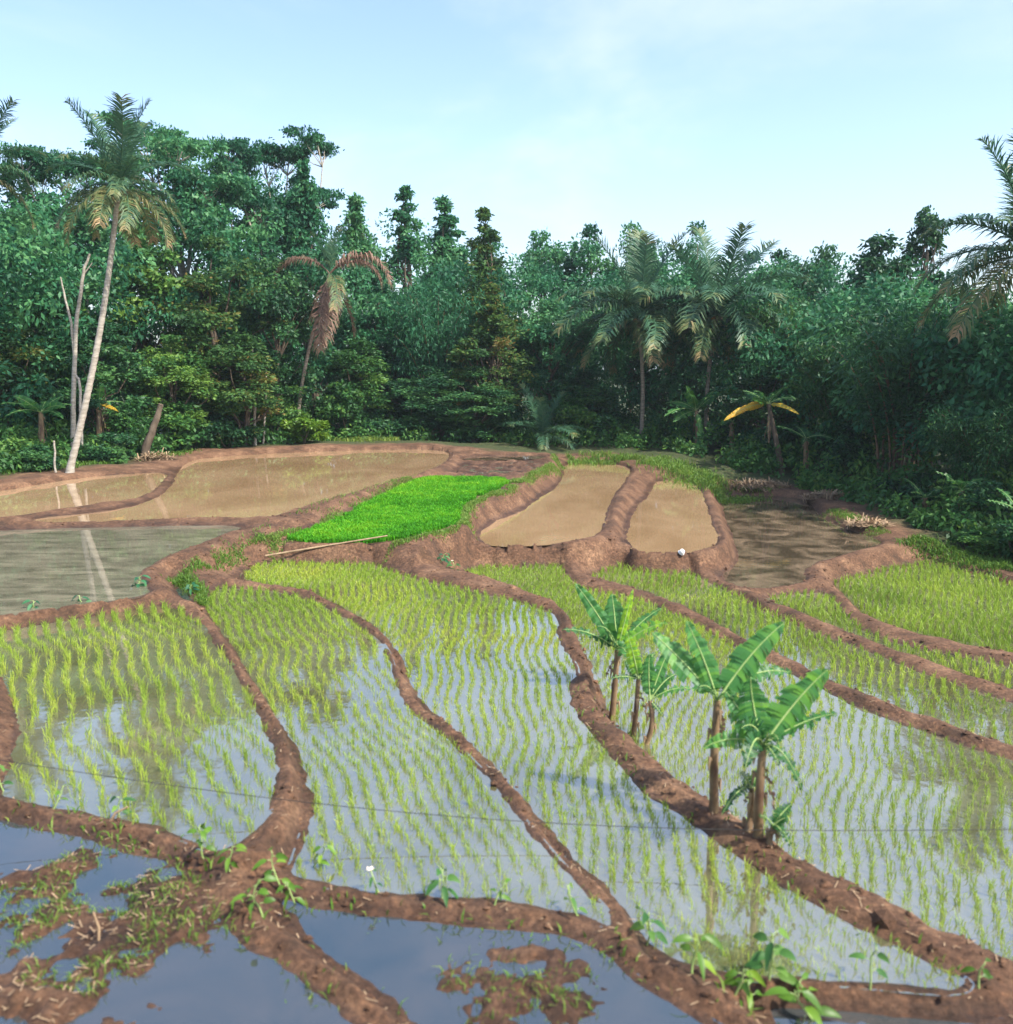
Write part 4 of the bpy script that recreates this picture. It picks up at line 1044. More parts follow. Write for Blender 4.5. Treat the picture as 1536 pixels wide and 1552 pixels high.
G_BF = 'young banana plants on the bund in front'
UPF = (0.0, -1.0, 0.45)      # leaf face turned to the field side
FLT = (0.0, -0.45, 1.0)
def spot(px, py, Y): return tuple(aty(px, py, Y))
def field_banana(bpx, tpx, label, leaves, seed, dy=0.0, r0=0.058, r1=0.042):
    b = on_ground(bpx[0], bpx[1], 0.1)
    Y = b.y
    top = aty(tpx[0], tpx[1], Y + dy)
    L = []
    for (x, y, oy, W, rise, hint, tint, mt) in leaves:
        L.append((spot(x, y, Y + oy), W, rise, hint, tint, mt))
    return banana('banana_plant', b, top, label, L, seed, r0, r1, G_BF)
BL = 'banana_leaf'
field_banana((928, 1090), (936, 985), 'farthest banana plant on the bund, with a yellow leaf tip', [
  (872, 884, 0.25, 0.30, 0.05, UPF, 0.45, BL), (928, 900, 0.3, 0.42, 0.1, UPF, 0.4, BL), (960, 893, 0.1, 0.15, 0.02, UPF, 1.0, BL), (1003, 922, 0.3, 0.22, 0.12, FLT, 0.32, BL),
  (1012, 944, -0.2, 0.26, 0.2, FLT, 0.8, BL), (852, 955, -0.1, 0.24, 0.25, FLT, 0.2, BL), (905, 950, -0.35, 0.3, 0.4, FLT, 0.05, BL), (955, 1000, -0.45, 0.3, 0.45, UPF, 0.35, BL)], 1)
field_banana((960, 1120), (968, 1030), 'middle small banana plant with one upright bright leaf', [
  (950, 957, -0.15, 0.26, 0.03, UPF, 0.9, BL), (926, 1029, -0.1, 0.15, 0.2, FLT, 0.15, BL), (992, 990, 0.2, 0.2, 0.1, UPF, 0.4, BL), (997, 1020, -0.15, 0.2, 0.3, FLT, 0.2, BL), (948, 1000, 0.2, 0.2, 0.1, UPF, 0.3, BL)], 2, r0=0.048, r1=0.036)
field_banana((977, 1133), (986, 1062), 'low pale banana plant right of the middle small one', [
  (1054, 1046, -0.1, 0.22, 0.25, FLT, 0.5, BL), (1026, 1022, 0.15, 0.24, 0.2, FLT, 0.3, BL), (985, 990, 0.2, 0.24, 0.05, UPF, 0.4, BL), (1022, 972, 0.3, 0.2, 0.1, UPF, 0.5, BL), (1006, 1086, -0.2, 0.08, 0.1, FLT, 0.1, BL)], 3, r0=0.048, r1=0.036)
field_banana((1083, 1230), (1088, 1062), 'tall banana plant with leaves spread like a V', [
  (988, 958, 0.3, 0.34, 0.12, UPF, 0.5, BL), (1040, 940, 0.2, 0.30, 0.08, UPF, 0.5, BL), (1190, 943, 0.2, 0.38, 0.06, UPF, 0.55, BL), (1200, 1020, 0.3, 0.28, 0.2, FLT, 0.35, BL),
  (1060, 1042, -0.3, 0.24, 0.3, FLT, 0.05, BL), (1112, 1060, -0.45, 0.26, 0.35, FLT, 0.5, BL)], 4)
field_banana((1150, 1268), (1157, 1130), 'nearest and widest banana plant on the bund', [
  (1138, 1026, 0.15, 0.42, 0.04, UPF, 0.5, BL), (1256, 1014, 0.15, 0.42, 0.08, UPF, 0.6, BL), (1269, 1082, 0.0, 0.26, 0.15, FLT, 0.35, BL), (1066, 1134, -0.2, 0.24, 0.25, UPF, 0.55, BL),
  (1100, 1048, 0.3, 0.34, 0.1, UPF, 0.45, BL), (1124, 1104, -0.3, 0.26, 0.5, UPF, 0.05, BL), (1130, 1164, -0.5, 0.3, 0.55, UPF, 0.1, BL), (1180, 1122, -0.4, 0.22, 0.4, FLT, 0.3, BL), (1216, 1198, -0.25, 0.18, 0.6, FLT, 0.2, BL), (1182, 1160, -0.3, 0.16, 0.4, FLT, 0.15, BL)], 5)
field_banana((1134, 1260), (1140, 1195), 'thin banana sucker left against the nearest banana plant', [
  (1094, 1236, -0.15, 0.12, 0.5, FLT, 0.1, BL), (1150, 1165, 0.1, 0.12, 0.05, UPF, 0.4, BL), (1122, 1170, -0.1, 0.14, 0.1, UPF, 0.2, BL)], 6, r0=0.045, r1=0.03)
field_banana((1166, 1278), (1172, 1252), 'leafy banana sucker at the foot of the nearest banana plant', [
  (1200, 1219, 0.1, 0.2, 0.1, FLT, 0.3, BL), (1192, 1240, -0.05, 0.14, 0.2, FLT, 0.25, BL), (1198, 1282, -0.15, 0.12, 0.4, FLT, 0.3, BL), (1150, 1236, -0.1, 0.12, 0.2, FLT, 0.15, BL), (1186, 1262, -0.2, 0.12, 0.3, FLT, 0.2, BL)], 7, r0=0.035, r1=0.025)

def wild_banana(px, py, Y, hub_py, L, n, label, seed, tint=0.3, extra=(), stem='banana_stem', hubx=None):
    r = np.random.default_rng(seed)
    b = aty(px, py, Y); b.z = ground(b.x, Y)
    top = np.array(aty(hubx or px, hub_py, Y))
    Lv = []
    for k in range(n):
        a = k * 6.283 / n + r.uniform(-0.3, 0.3); el = r.uniform(0.0, 0.9)
        tp = top + np.array([math.cos(a) * math.cos(el), math.sin(a) * math.cos(el), math.sin(el) - 0.25]) * L * r.uniform(0.75, 1.1)
        Lv.append((tp, L * 0.24, 0.22, FLT, tint + r.uniform(-0.12, 0.12), BL))
    for (x, y, W, tint2, mt) in extra: Lv.append((tuple(aty(x, y, Y - 1.0)), W, 0.15, UPF, tint2, mt))
    return banana('forest_banana', b, top, label, Lv, seed, 0.17, 0.1, 'banana plants at the forest edge', stem)
wild_banana(62, 700, 42.5, 625, 1.9, 8, 'banana plant left of the tall palm at the wood edge', 11, 0.42, [(20, 600, 0.5, 0.45, BL), (100, 618, 0.5, 0.45, BL)])
wild_banana(150, 690, 45.5, 612, 1.7, 6, 'banana plant with a small orange leaf right behind the tall palm trunk', 12, 0.3, [(180, 624, 0.25, 0.6, 'leaf_yellow')])
wild_banana(1056, 690, 55, 622, 2.3, 7, 'bright banana plant below the right twin palm', 13, 0.4, [(1040, 585, 0.6, 0.55, BL), (1020, 640, 0.55, 0.45, BL), (1062, 684, 0.45, 0.6, BL)])
wild_banana(1185, 745, 48, 612, 2.0, 6, 'tall banana plant with a dead brown stem and yellow leaf tip', 14, 0.18, [(1140, 606, 0.5, 0.6, BL), (1097, 638, 0.42, 0.6, 'leaf_yellow'), (1212, 628, 0.3, 0.4, 'leaf_yellow')], 'bark', 1165)
wild_banana(1110, 700, 54, 640, 1.9, 6, 'dark banana plant left of the dead brown stem', 15, 0.12)
wild_banana(1222, 745, 47, 665, 1.7, 6, 'dark banana plant right of the dead brown stem', 16, 0.15)
wild_banana(1402, 815, 36, 755, 1.3, 7, 'banana plant with spread leaves left of the pair on the right', 17, 0.3)
wild_banana(1458, 815, 34.5, 742, 1.3, 7, 'bright banana plant with dry brown stem on the right field edge', 18, 0.5)
wild_banana(1545, 830, 30.5, 775, 1.3, 6, 'banana plant cut by the right edge', 19, 0.3)
# ------------------------------------------------------------------ blades: rice, nursery, grass
def blade_strips(base, dirs, h, w, lean, tint, r, facing=None):
    """curved blades: quad + triangle each. base (n,3), dirs (n,2) lean direction, h, w, lean arrays"""
    n = len(base)
    d3 = np.concatenate([dirs, np.zeros((n, 1))], 1)
    a = r.uniform(0, 6.283, n); sd = np.stack([np.cos(a), np.sin(a), np.zeros(n)], 1) * (w * 0.5)[:, None]
    up = np.array([0, 0, 1.0])
    m = base + up * (h * 0.58)[:, None] + d3 * (lean * h * 0.28)[:, None]
    t = base + up * (h * (1 - 0.25 * lean))[:, None] + d3 * (lean * h)[:, None]
    V = np.stack([base - sd * 0.7, base + sd * 0.7, m + sd, m - sd, t], 1).reshape(-1, 3)
    o = np.arange(n)[:, None] * 5
    return V, o + np.array([[0, 1, 2, 3]]), o + np.array([[3, 2, 4]]), np.repeat(tint, 5)

def clump_arrays(P, r, nb, h, w, lean, t0, tv, hv=0.25, spread=0.02):
    n = len(P); B = np.repeat(P, nb, 0) + np.concatenate([r.normal(size=(n * nb, 2)) * spread, np.zeros((n * nb, 1))], 1)
    a = r.uniform(0, 6.283, n * nb)
    hh = h * np.repeat(r.uniform(1 - hv, 1 + hv, n), nb) * r.uniform(0.7, 1.15, n * nb)
    return B, np.stack([np.cos(a), np.sin(a)], 1), hh, w * r.uniform(0.7, 1.2, n * nb), lean * r.uniform(0.3, 1.5, n * nb), np.clip(t0 + np.repeat(r.normal(size=n), nb) * tv + r.normal(size=n * nb) * 0.08, 0, 1)

RICE = {  # row direction from two places in the photograph, spacing along, across, blades, height, width, tint
 'C': ((17, 945), (53, 1190), 0.075, 0.25, 5, 0.115, 0.010, 0.55), 'D': ((522, 1216), (573, 1333), 0.065, 0.20, 6, 0.085, 0.010, 0.5),
 'E': ((800, 980), (812, 1160), 0.07, 0.185, 6, 0.085, 0.011, 0.55), 'F': ((1330, 1120), (1345, 1400), 0.075, 0.18, 5, 0.095, 0.011, 0.45),
 'G': ((1300, 1000), (1310, 1040), 0.12, 0.19, 5, 0.13, 0.014, 0.40), 'H': ((1300, 950), (1310, 990), 0.13, 0.19, 5, 0.13, 0.014, 0.36), 'I': ((1420, 880), (1430, 960), 0.13, 0.19, 5, 0.14, 0.015, 0.34)}
r = np.random.default_rng(404)
allP, allF = [], []
for k, (pa_, pb_, du, dv, nb, hh, ww, t0) in RICE.items():
    i = ix[k]; z = LEVEL[i]; P = POLY[i]
    a, b = at(*pa_, z), at(*pb_, z); u = unit(np.array([b.x - a.x, b.y - a.y])); v = np.array([-u[1], u[0]])
    lo, hi = P.min(0), P.max(0); c = (lo + hi) / 2; R = np.linalg.norm(hi - lo) / 2 + 0.5
    gu, gv = np.meshgrid(np.arange(-R, R, du), np.arange(-R, R, dv))
    wig = 0.10 * np.sin(gu.ravel() * 0.9 + i) + 0.06 * np.sin(gu.ravel() * 2.3)
    q = c + gu.ravel()[:, None] * u + (gv.ravel() + wig)[:, None] * v + r.normal(size=(gu.size, 2)) * 0.015
    q = q[(q[:, 0] > lo[0]) & (q[:, 0] < hi[0]) & (q[:, 1] > lo[1]) & (q[:, 1] < hi[1])]
    q = q[inside(P, q[:, 0], q[:, 1])]
    q = q[dist(P, q[:, 0], q[:, 1]) > 0.07]
    q = q[r.random(len(q)) > 0.04 + 0.30 * (vnoise(q[:, 0], q[:, 1], 0.9, 61) > 0.80)]
    q = q[ground_v(q[:, 0], q[:, 1]) < z + 0.0]
    q = q[q[:, 0] < 22]
    allP.append(np.concatenate([q, np.full((len(q), 1), z - 0.05)], 1)); allF += [k] * len(q)
allP = np.concatenate(allP); allF = np.array(allF)
# in the frame?
v_ = allP - np.array([0, 0, CAMZ]); dep = v_[:, 1] * cT - v_[:, 2] * sT
pxs = 768 + FOC * v_[:, 0] / dep; pys = 776 + FOC * (-v_[:, 1] * sT - v_[:, 2] * cT) / dep
inf = (pxs > 8) & (pxs < 1528) & (pys < 1545)
near = np.argsort(np.where(inf, np.linalg.norm(v_, axis=1), 1e9))[:300]
print('rice clumps', len(allP)); single = np.zeros(len(allP), bool); single[near] = True
MBV = []
V_, F4_, F3_, T_ = [], [], [], []; off = 0
for k, (pa_, pb_, du, dv, nb, hh, ww, t0) in RICE.items():
    P = allP[(allF == k) & ~single]
    # patches of taller and greener growth
    g = vnoise(P[:, 0], P[:, 1], 0.35, 21)
    B, dr, h_, w_, ln_, t_ = clump_arrays(P, r, nb, hh + 0.05, ww, 0.42, t0, 0.10, 0.25, 0.022)
    h_ = h_ * np.repeat((0.8 + 0.4 * g) * (1 + 0.35 * ss((P[:, 1] - 15) / 8)), nb); w_ = w_ * np.repeat(1 + 0.5 * ss((P[:, 1] - 13) / 8), nb); t_ = np.clip(t_ + np.repeat((vnoise(P[:, 0], P[:, 1], 0.5, 22) - 0.5) * 0.5, nb), 0, 1)
    V, q4, q3, tt = blade_strips(B, dr, h_, w_, ln_, t_, r)
    V_.append(V); F4_.append(q4 + off); F3_.append(q3 + off); T_.append(tt); off += len(V)
me = np_mesh('rice', np.concatenate(V_), [np.concatenate(F3_), np.concatenate(F4_)], M['rice'], np.concatenate(T_))
tag(link('rice_seedlings', me), 'young green rice planted in rows across the flooded paddies', 'rice', None, 'stuff')
variants = []
for k in range(8):
    B, dr, h_, w_, ln_, t_ = clump_arrays(np.zeros((1, 3)), r, 4, 0.135, 0.010, 0.5, 0.5, 0.15, 0.3, 0.02)
    V, q4, q3, tt = blade_strips(B, dr, h_, w_, ln_, t_, r); variants.append(np_mesh('rice_seedling', V, [q3, q4], M['rice'], tt))
for n_, j in enumerate(near):
    f_ = allF[j]
    o = link('rice_seedling', variants[n_ % 8], loc=tuple(allP[j]), rot=(0, 0, random.uniform(0, 6.28)), scale=[random.uniform(0.8, 1.15)] * 3)
    tag(o, {'D': 'rice seedling in the nearest rows of the second paddy, by the front bund', 'E': 'rice seedling in the nearest rows of the middle paddy, by the front bund',
            'C': 'rice seedling in the nearest rows of the left paddy', 'F': 'rice seedling in the nearest rows of the paddy behind the bananas'}[f_], 'rice seedling', 'nearest rice seedlings, ' + where_txt[f_])

# nursery bed
P = POLY[ix['J']]; lo, hi = P.min(0), P.max(0)
q = r.uniform(lo, hi, (95000, 2)); q = q[inside(P, q[:, 0], q[:, 1])]
q = q[dist(P, q[:, 0], q[:, 1]) > 0.02 + 0.35 * vnoise(q[:, 0], q[:, 1], 2.5, 33) ** 2]
B = np.concatenate([q, ground_v(q[:, 0], q[:, 1])[:, None]], 1); a = r.uniform(0, 6.283, len(q))
g = vnoise(q[:, 0], q[:, 1], 0.8, 31); g2 = vnoise(q[:, 0], q[:, 1], 3.0, 32)
V, q4, q3, tt = blade_strips(B, np.stack([np.cos(a), np.sin(a)], 1), 0.17 * r.uniform(0.7, 1.15, len(q)) * (0.8 + 0.4 * g2), np.full(len(q), 0.038), r.uniform(0.15, 0.7, len(q)), np.clip(0.45 + (g - 0.5) * 0.6 + (g2 - 0.5) * 0.5 + r.normal(size=len(q)) * 0.18, 0, 1), r)
tag(link('rice_nursery', np_mesh('rice_nursery', V, [q3, q4], M['nursery'], tt)), 'vivid green carpet of dense rice seedlings in the nursery bed', 'rice', None, 'stuff')

# grass on banks and at the edge of the wood
GRASS = [  # line in the photograph, level, half width in m, blades per m, height, tint
 ([(404, 820), (450, 806), (500, 787), (560, 760), (630, 726)], 0.72, 0.34, 620, 0.14, 0.55), ([(470, 768), (560, 742), (640, 718)], 0.85, 0.25, 30, 0.12, 0.5),
 ([(782, 726), (772, 742), (712, 764), (704, 780), (706, 797)], 0.72, 0.22, 420, 0.14, 0.6), ([(700, 800), (650, 815), (575, 829), (480, 829), (420, 826)], 0.66, 0.16, 260, 0.13, 0.55),
 ([(845, 690), (842, 702), (800, 722), (782, 732)], 0.8, 0.22, 320, 0.14, 0.6),
 ([(266, 872), (280, 862), (320, 848), (380, 826), (404, 818)], 0.6, 0.2, 260, 0.15, 0.4), ([(270, 868), (290, 880), (306, 886)], 0.55, 0.2, 380, 0.18, 0.35), ([(298, 884), (310, 905)], 0.5, 0.15, 300, 0.16, 0.4),
 ([(0, 722), (110, 712), (220, 697), (290, 686)], 0.95, 0.5, 130, 0.22, 0.4), ([(290, 676), (380, 668), (500, 665), (600, 668)], 0.95, 1.6, 330, 0.35, 0.75),
 ([(860, 694), (930, 694), (1000, 699), (1060, 712), (1125, 728)], 0.4, 1.3, 420, 0.38, 0.5), ([(1262, 772), (1290, 786), (1335, 804)], -0.4, 0.4, 300, 0.16, 0.5),
 ([(1380, 824), (1430, 834), (1480, 842), (1536, 856), (1600, 872)], -0.7, 0.7, 420, 0.25, 0.35), ([(1130, 738), (1180, 742)], -0.4, 0.4, 160, 0.2, 0.5),
 ([(860, 700), (845, 700)], 0.5, 0.3, 200, 0.2, 0.5), ([(565, 756), (470, 772), (420, 786), (330, 822), (262, 852)], 0.9, 0.2, 22, 0.14, 0.4),
 ([(0, 1215), (110, 1232), (270, 1275), (330, 1310), (420, 1420), (560, 1530)], 0.6, 0.2, 26, 0.13, 0.5), ([(440, 1345), (700, 1375), (900, 1400), (1100, 1490), (1500, 1530)], 0.45, 0.18, 22, 0.13, 0.5),
 ([(880, 1030), (890, 1080), (960, 1150), (1100, 1250), (1300, 1380), (1480, 1470)], 0.3, 0.3, 16, 0.13, 0.6)]
V_, F4_, F3_, T_ = [], [], [], []; off = 0
for pts, z, hw, dens, hh, t0 in GRASS:
    W = np.array([at(x, y, z)[:2] for x, y in pts])
    for a, b in zip(W[:-1], W[1:]):
        L = np.linalg.norm(b - a); n = int(L * dens)
        if n < 1: continue
        q = a + (b - a) * r.random((n, 1)) + np.array([-(b - a)[1], (b - a)[0]]) / L * (r.normal(size=(n, 1)) * hw * 0.6)
        q = q[vnoise(q[:, 0], q[:, 1], 1.2, 41) > 0.28]
        B = np.concatenate([q, ground_v(q[:, 0], q[:, 1])[:, None] - 0.02], 1); an = r.uniform(0, 6.283, len(q))
        V, q4, q3, tt = blade_strips(B, np.stack([np.cos(an), np.sin(an)], 1), hh * r.uniform(0.5, 1.2, len(q)), np.full(len(q), 0.022 if hh < 0.2 else 0.04), r.uniform(0.2, 1.1, len(q)), np.clip(t0 + r.normal(size=len(q)) * 0.18, 0, 1), r)
        V_.append(V); F4_.append(q4 + off); F3_.append(q3 + off); T_.append(tt); off += len(V)
me = np_mesh('grass', np.concatenate(V_), [np.concatenate(F3_), np.concatenate(F4_)], M['grass'], np.concatenate(T_))
tag(link('grass', me), 'green grass on the banks and along the forest edge', 'grass', None, 'stuff')
# weeds and straw among the clods of the front ponds
V_, F4_, F3_, T_ = [], [], [], []; off = 0
for key, cc, rx, ry, n in (('O', cO, 1.9, 1.7, 5200), ('P', cP, 1.0, 0.7, 500)):
    q = np.stack([cc.x + rx * r.normal(size=n) * 0.6, cc.y + ry * r.normal(size=n) * 0.6], 1)
    q = q[(vnoise(q[:, 0], q[:, 1], 1.8, 43) > 0.46) & inside(POLY[ix[key]], q[:, 0], q[:, 1])]
    gz = ground_v(q[:, 0], q[:, 1]); q = q[gz > LEVEL[ix[key]] - 0.035]; gz = ground_v(q[:, 0], q[:, 1])
    an = r.uniform(0, 6.283, len(q))
    V, q4, q3, tt = blade_strips(np.concatenate([q, gz[:, None]], 1), np.stack([np.cos(an), np.sin(an)], 1), r.uniform(0.03, 0.10, len(q)), np.full(len(q), 0.012), r.uniform(0.4, 1.6, len(q)), np.clip(0.55 + r.normal(size=len(q)) * 0.2, 0, 1), r)
    V_.append(V); F4_.append(q4 + off); F3_.append(q3 + off); T_.append(tt); off += len(V)
me = np_mesh('pond_weed', np.concatenate(V_), [np.concatenate(F3_), np.concatenate(F4_)], M['grass'], np.concatenate(T_))
tag(link('pond_weed', me), 'low green weeds on the mud clods of the front ponds', 'weeds', None, 'stuff')

# ------------------------------------------------------------------ plants on the front bunds
def ovate_leaf(parent, base, dirv, L, W, r, mat, tint):
    base = np.array(base, float); d = unit(np.array(dirv, float))
    n = 7; t = np.linspace(0, 1, n)
    P = base + d * (t * L)[:, None] + np.array([0, 0, -1.0]) * (t ** 2 * L * 0.45)[:, None]
    tg = unit(np.gradient(P, axis=0)); hint = unit(np.array([r.normal() * 0.5, -0.6 + r.normal() * 0.3, 0.8]))
    sd = unit(np.cross(tg, hint)); up = unit(np.cross(sd, tg))
    wd = W * 0.5 * np.sin(np.clip(t, 0, 1) ** 0.7 * np.pi) ** 0.8
    V = np.concatenate([P - sd * wd[:, None] + up * wd[:, None] * 0.3, P, P + sd * wd[:, None] + up * wd[:, None] * 0.3])
    F = []
    for i in range(n - 1): F += [(i, i + 1, n + i + 1, n + i), (n + i, n + i + 1, 2 * n + i + 1, 2 * n + i)]
    m = MB(); m.add(V, F, tint); return m.build('leaf', M[mat], parent, True)

def bund_plant(px, py, h, nl, L, label, seed, mat='leaf_bright', flower=False, guess=0.4, cat='plant', lean=0.1):
    r = np.random.default_rng(seed); b = on_ground(px, py, guess)
    h *= 0.85; L *= 0.8
    o = empty('bund_plant', b); tag(o, label, cat, 'leafy plants on the front bunds')
    ln = bend_line((0, 0, -0.05), (r.normal() * lean, r.normal() * lean * 0.5, h), r, 7, 0.05)
    m = MB(); m.tube(ln, np.linspace(0.012, 0.005, 7), 5); m.build('stem', M['banana_rib'], o, True)
    for k in range(nl):
        f = 0.35 + 0.65 * (k + 0.5) / nl; i = min(int(f * 6), 5); p = ln[i] + (ln[i + 1] - ln[i]) * (f * 6 - i)
        a = k * 2.4 + r.uniform(-0.4, 0.4)
        st = p + np.array([math.cos(a), math.sin(a), 0.5]) * L * 0.3
        m = MB(); m.tube([p, (p + st) / 2 + np.array([0, 0, 0.01]), st], [0.005, 0.004, 0.003], 4); pt = m.build('petiole', M['banana_rib'], o)
        ovate_leaf(o, st, (math.cos(a), math.sin(a), r.uniform(-0.5, 0.5)), L * r.uniform(0.75, 1.25), L * 0.42, r, mat, float(np.clip(0.4 + r.normal() * 0.25, 0, 1)))
    if flower:
        for k in range(5):
            a = k * 1.257; m = MB(); c = ln[-1]
            d = np.array([math.cos(a), math.sin(a), 0.5]) * 0.045; s2 = np.array([-math.sin(a), math.cos(a), 0]) * 0.016
            m.quads(np.array([[c, c + d * 0.6 + s2, c + d, c + d * 0.6 - s2]]), 0.5); m.build('petal', M['petal'], o)
    return o
BP = [(310, 1300, 0.42, 7, 0.17, 'leafy plant where the two front bunds meet, left of the fork', 'leaf_bright', 0), (352, 1318, 0.35, 6, 0.15, 'small leafy plant on the fork of the front bunds', 'leaf_bright', 0),
 (398, 1390, 0.46, 9, 0.20, 'bushy plant hanging over the corner of the front middle pond', 'leaf_bright', 0), (428, 1350, 0.5, 7, 0.18, 'plant growing up beside the wide left bund foot', 'leaf_bright', 0),
 (452, 1372, 0.3, 6, 0.15, 'low plant at the tip of the front middle pond', 'leaf_bright', 0), (470, 1322, 0.4, 6, 0.15, 'plant at the near left corner of the second paddy', 'leaf_bright', 0),
 (577, 1352, 0.30, 4, 0.10, 'thin plant with a pale pink-white flower on the front bund', 'leaf_mid', 1), (672, 1362, 0.36, 8, 0.19, 'dark green plant in the middle of the front bund', 'leaf_mid', 0),
 (748, 1372, 0.26, 4, 0.13, 'sparse pale plant right of the dark green one', 'leaf_bright', 0), (884, 1388, 0.34, 4, 0.15, 'thin plant left of the narrow bund end', 'leaf_mid', 0),
 (978, 1432, 0.40, 8, 0.20, 'leafy plant where the narrow bund meets the front bund', 'leaf_mid', 0), (1050, 1476, 0.42, 6, 0.20, 'plant with two hanging leaves on the front bund', 'leaf_bright', 0),
 (1112, 1506, 0.30, 6, 0.17, 'low plant overhanging the front right pond corner', 'leaf_bright', 0), (1172, 1496, 0.55, 9, 0.24, 'tallest leafy plant on the front right bund', 'leaf_mid', 0),
 (1142, 1524, 0.3, 5, 0.17, 'small plant left under the tallest one', 'leaf_bright', 0), (1318, 1498, 0.42, 4, 0.17, 'thin stemmed plant with few leaves, front right', 'leaf_mid', 0),
 (1250, 1560, 0.40, 6, 0.24, 'plant with drooping leaves at the bottom edge', 'leaf_bright', 0), (1222, 1520, 0.22, 4, 0.15, 'low plant above the drooping one at the bottom edge', 'leaf_bright', 0),
 (1484, 1500, 0.28, 4, 0.14, 'small plant at the lower right corner', 'leaf_bright', 0), (172, 1240, 0.36, 5, 0.16, 'broad-leaved plant on the left front bund', 'leaf_mid', 0),
 (78, 1226, 0.3, 4, 0.13, 'small pale plant near the left end of the front bund', 'leaf_bright', 0), (10, 1200, 0.4, 6, 0.15, 'plant at the left edge above the front bund', 'leaf_mid', 0),
 (207, 893, 0.32, 9, 0.22, 'dark round-leaved plant at the corner of the grey pond', 'leaf_teal', 0), (44, 928, 0.26, 5, 0.2, 'small plant on the near rim of the grey pond, left', 'leaf_teal', 0), (128, 918, 0.22, 5, 0.18, 'small plant on the near rim of the grey pond, middle', 'leaf_teal', 0),
 (690, 848, 0.55, 8, 0.22, 'plant with pale flowers on the bank below the nursery', 'leaf_mid', 1), (668, 852, 0.28, 9, 0.22, 'dark low plant on the bank below the nursery', 'leaf_teal', 0), (290, 900, 0.26, 8, 0.2, 'weedy plant beside the small ditch', 'leaf_teal', 0)]
for k, (px, py, h, nl, L, lab, mt, fl) in enumerate(BP): bund_plant(px, py, h, nl, L, lab, 300 + k, mt, bool(fl))

# bamboo pole on the head bund, sticks in the front pond, cord across the field
a, b = on_ground(402, 833, 0.6), on_ground(588, 839, 0.4)
lift = max(ground(a.x + (b.x - a.x) * t, a.y + (b.y - a.y) * t) - (a.z + (b.z - a.z) * t) for t in np.linspace(0, 1, 30)); a.z += lift + 0.02; b.z += lift + 0.02
m = MB(); m.tube(np.array([a, (a + b) / 2, b]), [0.028, 0.026, 0.02], 7)
tag(m.build('bamboo_pole', M['straw'], None, True), 'pale bamboo pole lying along the near edge of the nursery', 'pole')
for px, py, dx, dz, lab in [(148, 1425, 4, 34, 'short pale stick upright in the weedy front pond, upper'), (402, 1600, 4, 30, None), (150, 1430, 3, 30, None), (146, 1328, 2, 26, None)]:
    if lab is None: continue
    p = on_ground(px, py, 0.42)
    m = MB(); m.tube(np.array([[0, 0, -0.1], [0.02, 0, 0.12], [-0.03, 0.02, 0.26]]), [0.014, 0.013, 0.01], 6); tag(m.build('stick', M['straw'], None, True, loc=p), lab, 'stick')
p = on_ground(168, 1245, 0.5); m = MB(); m.tube(np.array([[0, 0, 0], [0.06, 0, 0.1], [0.2, 0, 0.17]]), [0.02, 0.016, 0.01], 6)
tag(m.build('stick', M['straw'], None, True, loc=p), 'bent dry stick on the left front bund', 'stick')
ends = [at(-60, 1143, 1.1), at(1620, 1256, 0.6)]
P = np.array([np.array(ends[0]) + (np.array(ends[1]) - np.array(ends[0])) * t - np.array([0, 0, 0.35 * math.sin(math.pi * t)]) for t in np.linspace(0, 1, 40)])
o = empty('scare_cord', ends[0]); tag(o, 'thin dark cord strung across the paddies', 'cord')
m = MB(); m.tube(P - P[0], 0.004, 5); m.build('cord', M['cord'], o, True)
for e in ends:
    gz = ground(e.x, e.y); m = MB(); q = np.array(e) - P[0]
    m.tube([q + [0, 0, gz - e.z - 0.3], q + [0, 0, 0.1]], [0.025, 0.02], 6); m.build('stake', M['bamboo'], o, True)

# ------------------------------------------------------------------ clods and straw bits on the near earth
mb = MB(); r = np.random.default_rng(909)
gsel = np.where((~is_in) & (far < 0.3) & (fyY > 6) & (fyY < 30) & (np.abs(fxX) < 14))[0]
wts = 1.0 / fyY[gsel]; cell = np.gradient(gy)[np.clip(np.searchsorted(gy, fyY[gsel]), 0, len(gy) - 1)] * np.gradient(gx)[np.clip(np.searchsorted(gx, fxX[gsel]), 0, len(gx) - 1)]
wts = wts * cell; wts /= wts.sum()
pick = r.choice(gsel, 2600, p=wts)
ico = np.array([[0, 0, 1], [.9, 0, .2], [.3, .85, .2], [-.7, .5, .2], [-.7, -.5, .2], [.3, -.85, .2], [.7, .5, -.6], [-.3, .85, -.6], [-.9, 0, -.6], [-.3, -.85, -.6], [.7, -.5, -.6]])
icf = np.array([[0, 1, 2], [0, 2, 3], [0, 3, 4], [0, 4, 5], [0, 5, 1], [1, 6, 2], [2, 7, 3], [3, 8, 4], [4, 9, 5], [5, 10, 1], [2, 6, 7], [3, 7, 8], [4, 8, 9], [5, 9, 10], [1, 10, 6]])
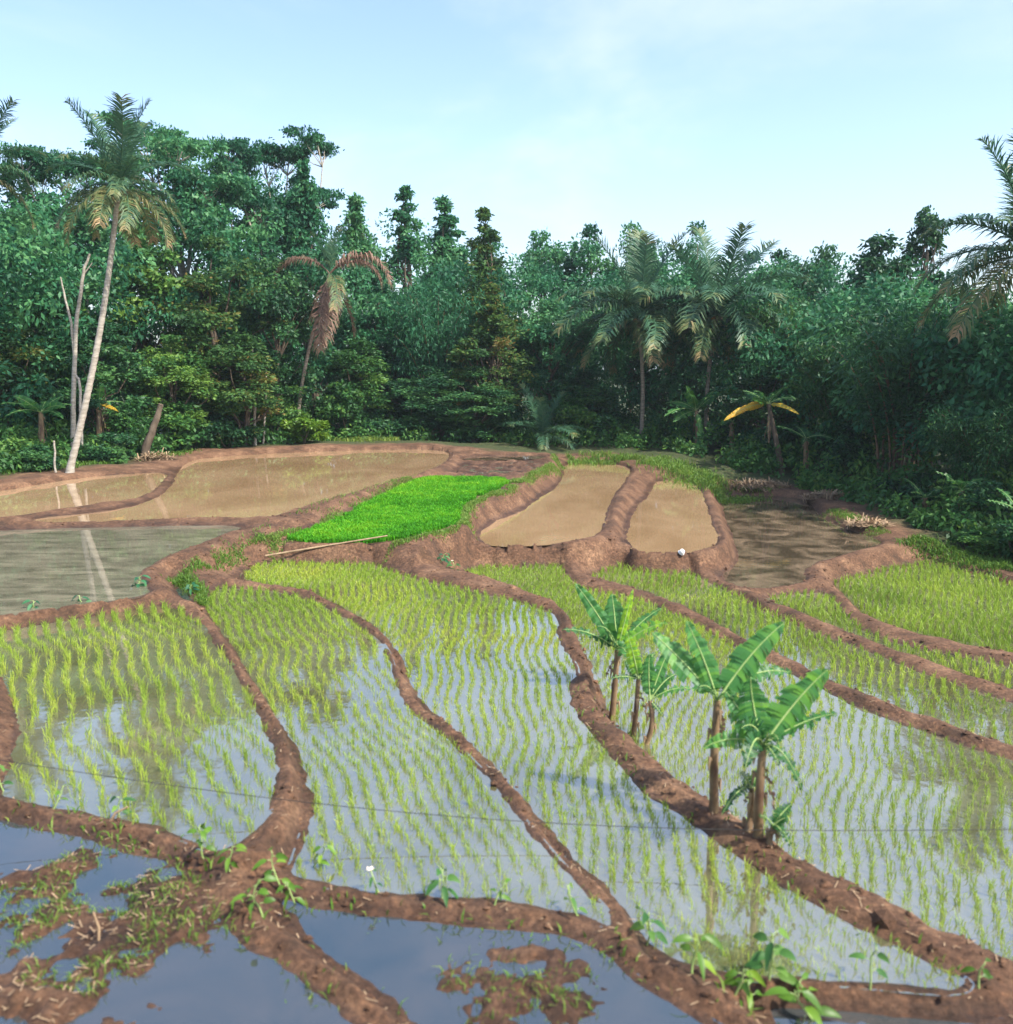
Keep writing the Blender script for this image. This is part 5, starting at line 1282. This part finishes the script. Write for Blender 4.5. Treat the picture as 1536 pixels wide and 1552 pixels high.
for j in pick:
    sz = r.gamma(2.0, 0.008) + 0.006
    a = r.uniform(0, 6.28); ca, sa = math.cos(a), math.sin(a)
    v = ico * (1 + 0.25 * r.normal(size=(11, 1))) * sz * np.array([1.2, 1, 0.75])
    v = np.stack([v[:, 0] * ca - v[:, 1] * sa, v[:, 0] * sa + v[:, 1] * ca, v[:, 2]], 1)
    mb.add(v + np.array([fxX[j] + r.normal() * 0.03, fyY[j] + r.normal() * 0.03, H[j] + sz * 0.2]), icf, 0.0)
o = mb.build('soil_clods', M['soil']); tag(o, 'small clods of brown soil along the bunds', 'soil', None, 'stuff')
mb = MB(); Q = []
sel = np.concatenate([r.choice(gsel, 1500, p=wts), r.choice(np.where(in_field('O') & (H > LEVEL[ix['O']]) & (mO > 0.2))[0], 260)])
for j in sel:
    if fyY[j] > 16: continue
    l = r.uniform(0.03, 0.12); a = r.uniform(0, 6.28); d = np.array([math.cos(a), math.sin(a), r.normal() * 0.2]) * l * 0.5; sd = np.array([-math.sin(a), math.cos(a), 0]) * 0.005
    c = np.array([fxX[j], fyY[j], H[j] + 0.018]); Q.append([c - d - sd, c - d + sd, c + d + sd, c + d - sd])
mb.quads(np.array(Q)); o = mb.build('straw_bits', M['straw']); tag(o, 'bits of pale dry straw on the near bunds and mud', 'straw', None, 'stuff')

# ------------------------------------------------------------------ humid air
bm = bmesh.new(); bmesh.ops.create_cube(bm, size=1.0)
me = bpy.data.meshes.new('haze'); bm.to_mesh(me); bm.free()
hz, nd, lk = new_mat('humid_air')
ho = N(nd, 'ShaderNodeOutputMaterial'); hv = N(nd, 'ShaderNodeVolumePrincipled')
hv.inputs['Color'].default_value = (0.80, 0.92, 1.0, 1); hv.inputs['Density'].default_value = 0.0003; hv.inputs['Anisotropy'].default_value = 0.2
lk.new(hv.outputs[0], ho.inputs['Volume'])
me.materials.append(hz)
ztop, zbot = 26.0, float(HG.min()) - 1.0
o = link('haze', me, loc=(0, 450, (ztop + zbot) / 2), scale=(1440, 1530, ztop - zbot))
tag(o, 'thin humid haze over the whole valley', None, None, 'stuff')
